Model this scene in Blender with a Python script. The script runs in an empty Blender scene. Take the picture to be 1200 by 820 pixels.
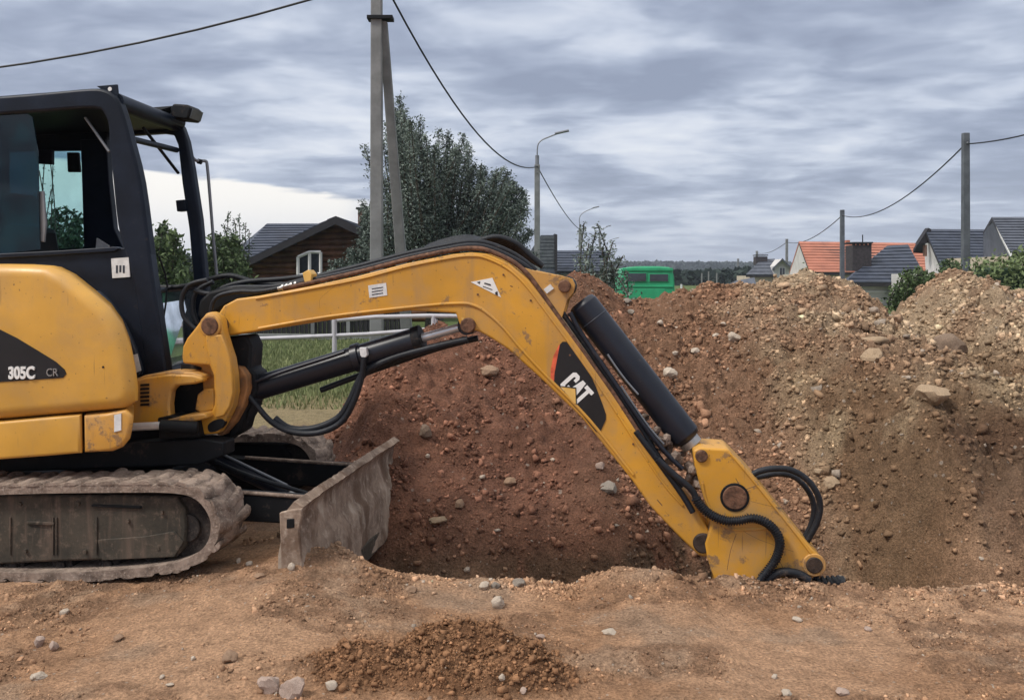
import bpy, bmesh, math, random
import numpy as np
from mathutils import Vector, Matrix, noise as mnoise

random.seed(7); np.random.seed(7)
R = math.radians
sc = bpy.context.scene
C = sc.collection

# ------------------------------------------------------------------ camera
F = 1040.0; EYE = 1.55; HOR = 325.0          # focal length in pixels of a 1200 px wide picture, eye height, horizon row
cam_d = bpy.data.cameras.new('camera'); cam = bpy.data.objects.new('camera', cam_d); C.objects.link(cam)
cam.location = (0, 0, EYE); cam.rotation_euler = (R(90), 0, 0)
cam_d.sensor_width = 36; cam_d.lens = 36 * F / 1200
cam_d.shift_y = -(410 - HOR) / 1200.0
cam_d.clip_start = 0.1; cam_d.clip_end = 8000
sc.camera = cam
sc.render.resolution_x = 1024; sc.render.resolution_y = 699

# ------------------------------------------------------------------ world: overcast sky in front of a Nishita sky
SUN_EL, SUN_AZ = 50, 243
sc.view_settings.view_transform = 'Standard'; sc.view_settings.look = 'None'
sc.view_settings.gamma = 1; sc.view_settings.use_curve_mapping = False
sc.view_settings.exposure = 0.28
world = bpy.data.worlds.new('World'); sc.world = world; world.use_nodes = True
wn = world.node_tree; wn.nodes.clear()

class NT:
    """small node-tree writer"""
    def __init__(s, nt): s.nt = nt
    def n(s, t, **kw):
        nd = s.nt.nodes.new(t)
        for k, v in kw.items():
            if k.startswith('i_'):
                key = k[2:]; key = int(key) if key.isdigit() else key.replace('_', ' ')
                tgt = nd.inputs[key]
                if hasattr(v, 'is_output') or isinstance(v, bpy.types.NodeSocket): s.nt.links.new(v, tgt)
                else: tgt.default_value = v
            else: setattr(nd, k, v)
        return nd
    def math(s, op, a, b=None, c=None, clamp=False):
        nd = s.nt.nodes.new('ShaderNodeMath'); nd.operation = op; nd.use_clamp = clamp
        for i, v in enumerate((a, b, c)):
            if v is None: continue
            if isinstance(v, bpy.types.NodeSocket): s.nt.links.new(v, nd.inputs[i])
            else: nd.inputs[i].default_value = v
        return nd.outputs[0]
    def mix(s, f, a, b, blend='MIX'):
        nd = s.nt.nodes.new('ShaderNodeMix'); nd.data_type = 'RGBA'; nd.blend_type = blend; nd.clamp_factor = True
        for i, v in ((0, f), (6, a), (7, b)):
            if isinstance(v, bpy.types.NodeSocket): s.nt.links.new(v, nd.inputs[i])
            elif i == 0: nd.inputs[0].default_value = v
            else: nd.inputs[i].default_value = (*v[:3], 1)
        return nd.outputs[2]
    def ramp(s, f, stops, interp='LINEAR'):
        nd = s.nt.nodes.new('ShaderNodeValToRGB'); nd.color_ramp.interpolation = interp
        cr = nd.color_ramp
        while len(cr.elements) < len(stops): cr.elements.new(0.5)
        for e, (p, c) in zip(cr.elements, stops):
            e.position = p; e.color = (c, c, c, 1) if isinstance(c, (int, float)) else (*c[:3], 1)
        s.nt.links.new(f, nd.inputs[0]); return nd.outputs[0]
    def smooth(s, v, a, b):
        nd = s.nt.nodes.new('ShaderNodeMapRange'); nd.interpolation_type = 'SMOOTHSTEP'
        s.nt.links.new(v, nd.inputs[0])
        nd.inputs[1].default_value = a; nd.inputs[2].default_value = b
        return nd.outputs[0]

w = NT(wn)
sky = w.n('ShaderNodeTexSky', sky_type='NISHITA', sun_disc=False, sun_elevation=R(SUN_EL), sun_rotation=R(SUN_AZ), air_density=1.2, dust_density=2.0)
tc = w.n('ShaderNodeTexCoord')
sep = w.n('ShaderNodeSeparateXYZ', i_0=tc.outputs['Generated'])
dx, dy, dz = sep.outputs
zc = w.math('MAXIMUM', dz, 0.0)
den = w.math('ADD', zc, 0.12)
px_ = w.math('DIVIDE', dx, den); py_ = w.math('DIVIDE', dy, den)
def cloud_noise(sx, sy, scale, detail, off, rough=0.55, dist=0.0):
    v = w.n('ShaderNodeCombineXYZ', i_0=w.math('MULTIPLY', px_, sx), i_1=w.math('MULTIPLY', py_, sy), i_2=off)
    return w.n('ShaderNodeTexNoise', i_Vector=v.outputs[0], i_Scale=scale, i_Detail=detail, i_Roughness=rough, i_Distortion=dist).outputs[0]
n1 = cloud_noise(0.95, 1.15, 1.15, 5, 3.1, 0.52, 0.35)
n2 = cloud_noise(1.2, 1.5, 2.9, 3, 8.7, 0.5, 0.35)
n3 = cloud_noise(0.3, 0.5, 0.9, 2, 1.7)
cl = w.math('ADD', w.math('ADD', w.math('MULTIPLY', n1, 0.62), w.math('MULTIPLY', n2, 0.30)), w.math('MULTIPLY', n3, 0.18))
base = w.ramp(cl, [(0.44, (0.250, 0.290, 0.390)), (0.50, (0.310, 0.355, 0.465)), (0.545, (0.385, 0.435, 0.545)), (0.585, (0.49, 0.54, 0.645)), (0.64, (0.61, 0.65, 0.735)), (0.72, (0.72, 0.75, 0.80))])
# paler towards the horizon, brighter towards the zenith (as an overcast sky is)
hz = w.smooth(dz, 0.14, 0.0)
base = w.mix(w.math('MULTIPLY', hz, 0.38), base, (0.52, 0.58, 0.69))
zen = w.smooth(dz, 0.30, 0.95)
base = w.mix(w.math('MULTIPLY', zen, 1.0), base, w.mix(1.0, base, (2.6, 2.3, 1.8), 'MULTIPLY'))
# break in the cloud, low over the left horizon
slope = w.math('DIVIDE', dx, w.math('MAXIMUM', dy, 0.05))
edge = w.math('ADD', w.math('MULTIPLY', slope, -0.135), 0.066)
wob = w.math('MULTIPLY', w.math('SUBTRACT', n2, 0.5), 0.02)
below = w.smooth(w.math('SUBTRACT', w.math('ADD', edge, wob), w.math('DIVIDE', zc, w.math('MAXIMUM', dy, 0.05))), -0.003, 0.005)
side = w.math('MULTIPLY', w.smooth(slope, -0.13, -0.20), w.smooth(dy, 0.0, 0.2))
gapm = w.math('MULTIPLY', below, side)
gapc = w.mix(w.smooth(dz, 0.0, 0.10), (0.72, 0.74, 0.80), (0.92, 0.89, 0.84))
base = w.mix(gapm, base, gapc)
ST = 0.10  # background strength
cloudcol = w.mix(1.0, base, (1 / ST, 1 / ST, 1 / ST), 'MULTIPLY')
fin = w.mix(0.94, sky.outputs[0], cloudcol)
bg = w.n('ShaderNodeBackground', i_Color=fin, i_Strength=ST)
wo = w.n('ShaderNodeOutputWorld', i_Surface=bg.outputs[0])

sun_d = bpy.data.lights.new('sun', 'SUN'); sun = bpy.data.objects.new('sun', sun_d); C.objects.link(sun)
sun_d.energy = 2.3; sun_d.angle = R(11); sun_d.color = (1.0, 0.95, 0.88)
sd = Vector((math.sin(R(SUN_AZ)) * math.cos(R(SUN_EL)), math.cos(R(SUN_AZ)) * math.cos(R(SUN_EL)), math.sin(R(SUN_EL))))
sun.rotation_euler = sd.to_track_quat('Z', 'Y').to_euler(); sun.location = (-6, -8, 12)

# ------------------------------------------------------------------ helpers
def tag(o, label=None, cat=None, group=None, kind=None):
    if label: o['label'] = label
    if cat: o['category'] = cat
    if group: o['group'] = group
    if kind: o['kind'] = kind
    return o
def link(o, parent=None):
    C.objects.link(o)
    if parent is not None: o.parent = parent
    return o
def empty(name, loc=(0, 0, 0), rz=0.0, label=None, cat=None, group=None, parent=None):
    o = bpy.data.objects.new(name, None); o.location = loc; o.rotation_euler = (0, 0, rz); o.empty_display_size = 0.1
    link(o, parent); return tag(o, label, cat, group)
def fast_mesh(name, V, Fc, mat=None, smooth=False, col=None):
    V = np.asarray(V, dtype=np.float32); Fc = np.asarray(Fc, dtype=np.int32)
    me = bpy.data.meshes.new(name); k = Fc.shape[1]
    me.vertices.add(len(V)); me.vertices.foreach_set('co', V.ravel())
    me.loops.add(Fc.size); me.loops.foreach_set('vertex_index', Fc.ravel())
    me.polygons.add(len(Fc)); me.polygons.foreach_set('loop_start', np.arange(0, Fc.size, k, dtype=np.int32))
    me.update(calc_edges=True)
    if smooth: me.polygons.foreach_set('use_smooth', np.ones(len(Fc), dtype=bool))
    if col is not None:
        a = me.color_attributes.new('tone', 'FLOAT_COLOR', 'POINT')
        cc = np.ones((len(V), 4), dtype=np.float32); cc[:, :3] = col; a.data.foreach_set('color', cc.ravel())
    if mat: me.materials.append(mat)
    return me
def fobj(name, V, Fc, mat, parent=None, smooth=False, col=None):
    return link(bpy.data.objects.new(name, fast_mesh(name, V, Fc, mat, smooth, col)), parent)
def bm_obj(name, bm, mat, parent=None, smooth=None, bevel=0.0, seg=2):
    bmesh.ops.recalc_face_normals(bm, faces=bm.faces)
    me = bpy.data.meshes.new(name); bm.to_mesh(me); bm.free()
    if mat: me.materials.append(mat)
    if smooth is not None:
        me.polygons.foreach_set('use_smooth', np.ones(len(me.polygons), dtype=bool))
        me.set_sharp_from_angle(angle=R(smooth))
    o = link(bpy.data.objects.new(name, me), parent)
    if bevel > 0:
        m = o.modifiers.new('edge', 'BEVEL'); m.width = bevel; m.segments = seg; m.limit_method = 'ANGLE'; m.angle_limit = R(38); m.harden_normals = False
    return o
def add_box(bm, lo, hi, M=None):
    v = []
    for z in (lo[2], hi[2]):
        for y in (lo[1], hi[1]):
            for x in (lo[0], hi[0]):
                p = Vector((x, y, z)); v.append(bm.verts.new(M @ p if M else p))
    for f in ((0, 1, 3, 2), (4, 6, 7, 5), (0, 4, 5, 1), (2, 3, 7, 6), (0, 2, 6, 4), (1, 5, 7, 3)): bm.faces.new([v[i] for i in f])
def box(name, lo, hi, mat, parent=None, bevel=0.004):
    bm = bmesh.new(); add_box(bm, lo, hi); return bm_obj(name, bm, mat, parent, smooth=30, bevel=bevel)
def add_prism(bm, pts, w0, w1, ax='y'):
    """pts in the (x,z) plane extruded along y"""
    def P(a, b, c): return (a, c, b) if ax == 'y' else ((c, a, b) if ax == 'x' else (a, b, c))
    A = [bm.verts.new(P(p[0], p[1], w0)) for p in pts]; B = [bm.verts.new(P(p[0], p[1], w1)) for p in pts]
    n = len(pts)
    bm.faces.new(A); bm.faces.new(B[::-1])
    for i in range(n): bm.faces.new((A[i], B[i], B[(i + 1) % n], A[(i + 1) % n]))
def prism(name, pts, w0, w1, mat, parent=None, bevel=0.006, smooth=35, seg=2, ax='y'):
    bm = bmesh.new(); add_prism(bm, pts, w0, w1, ax); return bm_obj(name, bm, mat, parent, smooth=smooth, bevel=bevel, seg=seg)
def catmull(P, n=6, closed=False):
    P = [Vector(p) for p in P]; out = []; m = len(P)
    for i in range(m if closed else m - 1):
        if closed: a, b, c, d = P[(i - 1) % m], P[i], P[(i + 1) % m], P[(i + 2) % m]
        else: a, b, c, d = P[max(i - 1, 0)], P[i], P[i + 1], P[min(i + 2, m - 1)]
        for k in range(n):
            t = k / n
            out.append(0.5 * ((2 * b) + (c - a) * t + (2 * a - 5 * b + 4 * c - d) * t * t + (3 * b - 3 * c + d - a) * t ** 3))
    if not closed: out.append(P[-1])
    return out
def add_tube(bm, P, r, k=10, cap=True):
    P = [Vector(p) for p in P]; n = len(P)
    rr = [float(r(i / (n - 1)) if callable(r) else r) for i in range(n)]
    up = None; rings = []
    for i in range(n):
        t = (P[min(i + 1, n - 1)] - P[max(i - 1, 0)])
        t = t.normalized() if t.length > 1e-9 else Vector((0, 0, 1))
        if up is None: up = Vector((0, 0, 1)) if abs(t.z) < 0.9 else Vector((1, 0, 0))
        a = t.cross(up); a = a.normalized() if a.length > 1e-6 else Vector((1, 0, 0)); b = a.cross(t).normalized(); up = b
        rings.append([bm.verts.new(P[i] + rr[i] * (math.cos(q * 2 * math.pi / k) * a + math.sin(q * 2 * math.pi / k) * b)) for q in range(k)])
    for i in range(n - 1):
        for q in range(k): bm.faces.new((rings[i][q], rings[i][(q + 1) % k], rings[i + 1][(q + 1) % k], rings[i + 1][q]))
    if cap: bm.faces.new(rings[0][::-1]); bm.faces.new(rings[-1])
def tube(name, P, r, mat, parent=None, k=10, sm=6):
    bm = bmesh.new(); add_tube(bm, catmull(P, sm) if sm > 1 else P, r, k); return bm_obj(name, bm, mat, parent, smooth=50)
def cyl(name, p0, p1, r, mat, parent=None, k=20, bevel=0.003):
    bm = bmesh.new(); add_tube(bm, [p0, p1], r, k); return bm_obj(name, bm, mat, parent, smooth=40, bevel=bevel)

# value noise on arrays
_rng = np.random.RandomState(11); _tab = _rng.rand(512, 512).astype(np.float64)
def vnoise(x, y, seed=0):
    x = np.asarray(x, float) + seed * 17.31; y = np.asarray(y, float) + seed * 9.73
    xi = np.floor(x).astype(int); yi = np.floor(y).astype(int); fx = x - xi; fy = y - yi
    fx = fx * fx * fx * (fx * (fx * 6 - 15) + 10); fy = fy * fy * fy * (fy * (fy * 6 - 15) + 10)
    a = _tab[xi & 511, yi & 511]; b = _tab[(xi + 1) & 511, yi & 511]; c = _tab[xi & 511, (yi + 1) & 511]; d = _tab[(xi + 1) & 511, (yi + 1) & 511]
    return (a * (1 - fx) + b * fx) * (1 - fy) + (c * (1 - fx) + d * fx) * fy
def fbm(x, y, oct=4, seed=0, gain=0.5):
    s = 0; a = 1; t = 0
    for o in range(oct):
        c, sn = math.cos(o * 0.7), math.sin(o * 0.7)
        s = s + a * vnoise((x * c - y * sn) * 2 ** o, (x * sn + y * c) * 2 ** o, seed + o * 3); t += a; a *= gain
    return s / t
def worley(x, y, seed=0):
    """distance to the nearest feature point, and that cell's random value"""
    x = np.asarray(x, float) + seed * 7.7; y = np.asarray(y, float) + seed * 3.1
    xi = np.floor(x).astype(int); yi = np.floor(y).astype(int); best = np.full(np.shape(x), 9.0); val = np.zeros(np.shape(x))
    for dx_ in (-1, 0, 1):
        for dy_ in (-1, 0, 1):
            a, b = xi + dx_, yi + dy_; r1 = _tab[a & 511, b & 511]; r2 = _tab[(a + 57) & 511, (b + 131) & 511]
            d = (a + r1 - x) ** 2 + (b + r2 - y) ** 2; m = d < best; best = np.where(m, d, best); val = np.where(m, _tab[(a + 211) & 511, (b + 17) & 511], val)
    return np.sqrt(best), val
def clods(x, y, sc_, seed, thr=.3):
    """lumpy clods of random height, in units of one"""
    wx = x + .35 / sc_ * (vnoise(x * sc_ * 1.7, y * sc_ * 1.7, seed + 5) - .5) * 2; wy = y + .35 / sc_ * (vnoise(x * sc_ * 1.7, y * sc_ * 1.7, seed + 6) - .5) * 2
    d, v = worley(wx * sc_, wy * sc_, seed); return np.clip(1 - d * 1.25, 0, 1) ** .6 * np.clip((v - thr) / (1 - thr), 0, 1)
def sstep(x, a, b):
    t = np.clip((x - a) / (b - a), 0, 1); return t * t * (3 - 2 * t)

# ------------------------------------------------------------------ materials
_M = {}
def mat_new(name):
    m = bpy.data.materials.new(name); m.use_nodes = True; nt = m.node_tree; nt.nodes.clear(); t = NT(nt)
    p = t.n('ShaderNodeBsdfPrincipled'); o = t.n('ShaderNodeOutputMaterial', i_Surface=p.outputs[0]); return m, t, p
def setin(t, p, key, v):
    if isinstance(v, bpy.types.NodeSocket): t.nt.links.new(v, p.inputs[key])
    elif isinstance(v, (tuple, list)): p.inputs[key].default_value = (*v[:3], 1)
    else: p.inputs[key].default_value = v
def simple(name, col, rough=0.6, metal=0.0, var=0.15, scale=6.0, bump=0.0, bscale=60.0, dirt=0.0, dirtcol=(0.22, 0.15, 0.10), dscale=4.0, spec=0.4, dlow=None):
    """paint / metal / plaster with tonal variation, and optional dried mud in patches"""
    if name in _M: return _M[name]
    m, t, p = mat_new(name)
    co = t.n('ShaderNodeTexCoord').outputs['Object']
    n = t.n('ShaderNodeTexNoise', i_Vector=co, i_Scale=scale, i_Detail=6.0, i_Roughness=0.6).outputs[0]
    c = t.mix(t.smooth(n, 0.3, 0.7), tuple(x * (1 - var) for x in col), tuple(min(1, x * (1 + var)) for x in col))
    rr = rough
    if dirt > 0:
        d1 = t.n('ShaderNodeTexNoise', i_Vector=co, i_Scale=dscale, i_Detail=8.0, i_Roughness=0.68).outputs[0]
        d2 = t.n('ShaderNodeTexNoise', i_Vector=co, i_Scale=dscale * 9, i_Detail=3.0).outputs[0]
        s = t.math('ADD', t.math('MULTIPLY', d1, 0.75), t.math('MULTIPLY', d2, 0.25))
        f = t.smooth(s, 0.62 - 0.22 * dirt, 0.70 - 0.12 * dirt)
        f = t.math('MULTIPLY', f, min(1.0, 0.55 + dirt * 0.5))
        c = t.mix(f, c, dirtcol)
        rr = t.math('ADD', t.math('MULTIPLY', f, 0.9 - rough), rough)
    setin(t, p, 'Base Color', c); setin(t, p, 'Roughness', rr); setin(t, p, 'Metallic', metal); setin(t, p, 'Specular IOR Level', spec)
    if bump > 0:
        b = t.n('ShaderNodeTexNoise', i_Vector=co, i_Scale=bscale, i_Detail=5.0)
        bb = t.n('ShaderNodeBump', i_Strength=bump, i_Distance=0.01, i_Height=b.outputs[0]); setin(t, p, 'Normal', bb.outputs[0])
    _M[name] = m; return m

# machine yellow: faded paint, scratches, dust film, mud
def yellow_mat(name, col, mud):
    m, t, p = mat_new(name)
    co = t.n('ShaderNodeTexCoord').outputs['Object']
    a = t.n('ShaderNodeTexNoise', i_Vector=co, i_Scale=1.7, i_Detail=4.0, i_Roughness=0.55).outputs[0]
    c = t.mix(t.smooth(a, 0.3, 0.72), tuple(x * 0.84 for x in col), tuple(x * 1.1 for x in col))
    film = t.n('ShaderNodeTexNoise', i_Vector=co, i_Scale=3.1, i_Detail=9.0, i_Roughness=0.7, i_Distortion=0.3).outputs[0]
    f1 = t.math('MULTIPLY', t.smooth(film, 0.40, 0.68), 0.38 + 0.3 * mud)
    c = t.mix(f1, c, (0.36, 0.235, 0.13))
    mp = t.n('ShaderNodeMapping', i_Vector=co); mp.inputs['Rotation'].default_value = (0, 0.9, 0); mp.inputs['Scale'].default_value = (60, 1, 3)
    sc_ = t.n('ShaderNodeTexNoise', i_Vector=mp.outputs[0], i_Scale=1.0, i_Detail=2.0).outputs[0]
    f2 = t.math('MULTIPLY', t.smooth(sc_, 0.70, 0.76), 0.5)
    c = t.mix(f2, c, (0.16, 0.09, 0.045))
    md = t.n('ShaderNodeTexNoise', i_Vector=co, i_Scale=7.0, i_Detail=10.0, i_Roughness=0.72).outputs[0]
    f3 = t.math('MULTIPLY', t.smooth(md, 0.63 - 0.12 * mud, 0.69 - 0.1 * mud), 0.8)
    c = t.mix(f3, c, (0.20, 0.125, 0.075))
    sp = t.n('ShaderNodeTexNoise', i_Vector=co, i_Scale=55.0, i_Detail=2.0).outputs[0]
    f4 = t.math('MULTIPLY', t.smooth(sp, 0.70, 0.74), 0.7)
    c = t.mix(f4, c, (0.10, 0.055, 0.03))
    setin(t, p, 'Base Color', c)
    setin(t, p, 'Roughness', t.math('ADD', t.math('MULTIPLY', t.math('MAXIMUM', f1, f3), 0.55), 0.36)); setin(t, p, 'Specular IOR Level', 0.45)
    b = t.n('ShaderNodeTexNoise', i_Vector=co, i_Scale=5.0, i_Detail=3.0).outputs[0]
    hh = t.math('ADD', t.math('MULTIPLY', b, 0.5), t.math('MULTIPLY', f3, 0.18))
    bb = t.n('ShaderNodeBump', i_Strength=0.25, i_Distance=0.03, i_Height=hh); setin(t, p, 'Normal', bb.outputs[0])
    return m
YEL = (0.62, 0.305, 0.034)
M_yel = yellow_mat('machine_yellow', YEL, 0.25)
M_yelc = yellow_mat('cover_yellow', (0.66, 0.35, 0.058), -0.35)
M_yeld = yellow_mat('muddy_yellow', (0.60, 0.30, 0.055), 0.8)
M_cab = simple('cab_paint', (0.0075, 0.012, 0.023), 0.45, var=0.3, scale=5, spec=0.2, dirt=0.12, dirtcol=(0.05, 0.043, 0.04), dscale=5, bump=0.08)
M_cabl = simple('cab_panel_grey', (0.028, 0.034, 0.050), 0.5, var=0.2, dirt=0.2, dirtcol=(0.13, 0.11, 0.1))
M_blk = simple('black_metal', (0.007, 0.008, 0.010), 0.6, spec=0.2, var=0.3, dirt=0.3, dirtcol=(0.07, 0.052, 0.042), dscale=6, bump=0.1)
M_cylm = simple('cylinder_paint', (0.010, 0.012, 0.020), 0.36, var=0.3, scale=3, dirt=0.12, dirtcol=(0.08, 0.065, 0.055), dscale=5)
M_hose = simple('rubber_hose', (0.011, 0.013, 0.018), 0.5, var=0.3, spec=0.3, dirt=0.25, dirtcol=(0.10, 0.075, 0.06), dscale=14, bump=0.2)
M_chrome = simple('rod_steel', (0.66, 0.67, 0.69), 0.32, metal=0.55, var=0.1)
M_steel = simple('worn_steel', (0.40, 0.39, 0.38), 0.45, metal=0.8, var=0.25, dirt=0.3)
M_rust = simple('rusty_pin', (0.13, 0.065, 0.04), 0.75, metal=0.2, var=0.5, scale=30, bump=0.4, dirt=0.4, dirtcol=(0.26, 0.15, 0.09), dscale=25)
M_white = simple('sticker_white', (0.66, 0.66, 0.66), 0.5, var=0.12, scale=30)
M_print = simple('decal_print_white', (0.78, 0.77, 0.75), 0.5, var=0.05)
M_ink = simple('decal_ink', (0.03, 0.03, 0.035), 0.5)
M_decal = simple('decal_black', (0.012, 0.012, 0.014), 0.4, var=0.2)
M_red = simple('decal_red', (0.62, 0.11, 0.05), 0.5, var=0.3, scale=25)
M_rustp = simple('worn_brown_paint', (0.30, 0.14, 0.05), 0.7, var=0.4, scale=9, bump=0.3, dirt=0.6, dirtcol=(0.12, 0.075, 0.05), dscale=8)
M_hole = simple('greasy_pin', (0.035, 0.022, 0.016), 0.7, var=0.5, scale=20, bump=0.4)
M_stick = yellow_mat('stick_yellow', (0.62, 0.305, 0.034), 0.75)
M_triy = simple('decal_yellow', (0.74, 0.45, 0.12), 0.5)
M_lamp = simple('lamp_lens', (0.10, 0.11, 0.12), 0.25, var=0.2)

def mud_mat(name, c0, c1, c2, scale, bump=0.8):
    m, t, p = mat_new(name)
    co = t.n('ShaderNodeTexCoord').outputs['Object']
    a = t.n('ShaderNodeTexNoise', i_Vector=co, i_Scale=scale, i_Detail=8.0, i_Roughness=0.65).outputs[0]
    b = t.n('ShaderNodeTexNoise', i_Vector=co, i_Scale=scale * 7, i_Detail=6.0, i_Roughness=0.7).outputs[0]
    c = t.mix(t.smooth(a, 0.32, 0.66), c0, c1); c = t.mix(t.smooth(b, 0.5, 0.72), c, c2)
    setin(t, p, 'Base Color', c); setin(t, p, 'Roughness', 0.85); setin(t, p, 'Specular IOR Level', 0.25)
    bb = t.n('ShaderNodeBump', i_Strength=bump, i_Distance=0.02, i_Height=t.math('ADD', t.math('MULTIPLY', a, 0.7), t.math('MULTIPLY', b, 0.5))); setin(t, p, 'Normal', bb.outputs[0])
    return m
M_track = mud_mat('muddy_rubber', (0.12, 0.088, 0.070), (0.34, 0.260, 0.21), (0.45, 0.365, 0.305), 8)
M_trackin = mud_mat('track_inner', (0.018, 0.016, 0.016), (0.055, 0.045, 0.04), (0.09, 0.07, 0.06), 9)
M_tframe = mud_mat('track_frame_dirt', (0.036, 0.033, 0.027), (0.075, 0.062, 0.048), (0.14, 0.105, 0.08), 4, 0.35)
M_blade = mud_mat('muddy_blade', (0.15, 0.105, 0.078), (0.34, 0.255, 0.195), (0.43, 0.345, 0.28), 3.5, 0.8)

def streak(m, col, lo, hi, amt, sc_=(16, 16, 1.6)):
    """vertical runs of dried mud"""
    nt = m.node_tree; t = NT(nt); p = [n for n in nt.nodes if n.type == 'BSDF_PRINCIPLED'][0]; src = p.inputs['Base Color'].links[0].from_socket
    co = t.n('ShaderNodeTexCoord').outputs['Object']; mp_ = t.n('ShaderNodeMapping', i_Vector=co); mp_.inputs['Scale'].default_value = sc_
    n_ = t.n('ShaderNodeTexNoise', i_Vector=mp_.outputs[0], i_Scale=1.0, i_Detail=7.0, i_Roughness=0.62, i_Distortion=0.4).outputs[0]
    setin(t, p, 'Base Color', t.mix(t.math('MULTIPLY', t.smooth(n_, lo, hi), amt), src, col))
streak(M_tframe, (0.15, 0.105, 0.08), .50, .66, .6); streak(M_blade, (0.135, 0.085, 0.058), .49, .60, .85, (3.5, 3.2, 2.0)); streak(M_blade, (0.50, 0.42, 0.34), .55, .66, .55, (9, 8, 2.6))
streak(M_yeld, (0.24, 0.14, 0.08), .52, .68, .6); streak(M_yel, (0.33, 0.20, 0.095), .50, .70, .45, (9, 9, 1.5)); streak(M_yelc, (0.40, 0.25, 0.12), .52, .72, .30, (5, 5, 1.2))
def glass_mat(name, tint, trans=0.8, rough=0.05, film=(0.25, 0.24, 0.22)):
    m = bpy.data.materials.new(name); m.use_nodes = True; nt = m.node_tree; nt.nodes.clear(); t = NT(nt)
    tr = t.n('ShaderNodeBsdfTransparent'); tr.inputs[0].default_value = (*tint, 1)
    gl = t.n('ShaderNodeBsdfGlossy', i_Roughness=rough); gl.inputs[0].default_value = (0.9, 0.95, 1, 1)
    df = t.n('ShaderNodeBsdfDiffuse'); df.inputs[0].default_value = (*film, 1)
    fr = t.n('ShaderNodeFresnel', i_IOR=1.45)
    mx = t.n('ShaderNodeMixShader', i_0=fr.outputs[0], i_1=tr.outputs[0], i_2=gl.outputs[0])
    co = t.n('ShaderNodeTexCoord').outputs['Object']
    n = t.n('ShaderNodeTexNoise', i_Vector=co, i_Scale=5.0, i_Detail=6.0).outputs[0]
    f = t.math('MULTIPLY', t.smooth(n, 0.3, 0.8), 1 - trans)
    m2 = t.n('ShaderNodeMixShader', i_0=f, i_1=mx.outputs[0], i_2=df.outputs[0])
    t.n('ShaderNodeOutputMaterial', i_Surface=m2.outputs[0]); return m
M_glass = glass_mat('tinted_glass', (0.62, 0.80, 0.82), 0.9)
M_glassd = glass_mat('dark_tinted_glass', (0.07, 0.17, 0.22), 0.45, .03, (0.020, 0.060, 0.085))
M_glassf = glass_mat('dusty_glass', (0.55, 0.60, 0.63), 0.45, .05, (0.10, 0.115, 0.125))

# soils: colour comes from the 'tone' attribute (soil type), grain and crumbs from noise
def soil_mat(name, vor=38.0, bstr=0.7):
    m, t, p = mat_new(name)
    co = t.n('ShaderNodeTexCoord').outputs['Object']
    at_ = t.n('ShaderNodeAttribute', attribute_name='tone').outputs['Color']
    a = t.n('ShaderNodeTexNoise', i_Vector=co, i_Scale=9.0, i_Detail=9.0, i_Roughness=0.68).outputs[0]
    b = t.n('ShaderNodeTexNoise', i_Vector=co, i_Scale=75.0, i_Detail=5.0, i_Roughness=0.7).outputs[0]
    v = t.n('ShaderNodeTexVoronoi', i_Vector=co, i_Scale=vor)
    k = t.ramp(a, [(0.30, 0.66), (0.5, 1.0), (0.70, 1.28)])
    c = t.mix(1.0, at_, k, 'MULTIPLY')
    k2 = t.ramp(b, [(0.36, 0.50), (0.50, 1.0), (0.65, 1.5)])
    c = t.mix(0.8, c, t.mix(1.0, c, k2, 'MULTIPLY'))
    vc = t.n('ShaderNodeSeparateXYZ', i_0=v.outputs['Color']).outputs[0]
    c = t.mix(t.math('MULTIPLY', t.smooth(vc, 0.955, 0.985), t.smooth(v.outputs['Distance'], 0.45, 0.3)), c, t.mix(0.5, c, (0.52, 0.45, 0.38)))
    setin(t, p, 'Base Color', c); setin(t, p, 'Roughness', 0.95); setin(t, p, 'Specular IOR Level', 0.15)
    e = t.n('ShaderNodeTexNoise', i_Vector=co, i_Scale=28.0, i_Detail=9.0, i_Roughness=0.75, i_Distortion=0.6).outputs[0]
    h = t.math('ADD', t.math('MULTIPLY', a, 1.0), t.math('ADD', t.math('MULTIPLY', b, 0.35), t.math('MULTIPLY', e, 0.8)))
    bb = t.n('ShaderNodeBump', i_Strength=bstr, i_Distance=0.045, i_Height=h); setin(t, p, 'Normal', bb.outputs[0])
    return m
M_soil = soil_mat('soil', 60.0, 0.85); M_heap = soil_mat('heap_soil', 26.0, 1.0)
def clod_mat(name):
    m, t, p = mat_new(name)
    at_ = t.n('ShaderNodeAttribute', attribute_name='tone').outputs['Color']
    co = t.n('ShaderNodeTexCoord').outputs['Object']
    b = t.n('ShaderNodeTexNoise', i_Vector=co, i_Scale=60.0, i_Detail=5.0, i_Roughness=0.7).outputs[0]
    c = t.mix(1.0, at_, t.ramp(b, [(0.3, 0.7), (0.7, 1.25)]), 'MULTIPLY')
    setin(t, p, 'Base Color', c); setin(t, p, 'Roughness', 0.95); setin(t, p, 'Specular IOR Level', 0.15)
    bb = t.n('ShaderNodeBump', i_Strength=0.6, i_Distance=0.01, i_Height=b); setin(t, p, 'Normal', bb.outputs[0]); return m
M_clod = clod_mat('loose_clods')
def stone_mat(name, col, var=0.25):
    return simple(name, col, 0.85, var=var, scale=14, bump=0.5, bscale=50, dirt=0.35, dirtcol=(0.30, 0.20, 0.13), dscale=10, spec=0.2)
M_stP = stone_mat('pale_stone', (0.50, 0.42, 0.34)); M_stG = stone_mat('grey_stone', (0.27, 0.235, 0.20)); M_stB = stone_mat('brown_stone', (0.32, 0.21, 0.14)); M_stK = stone_mat('pink_stone', (0.43, 0.325, 0.27))
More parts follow.
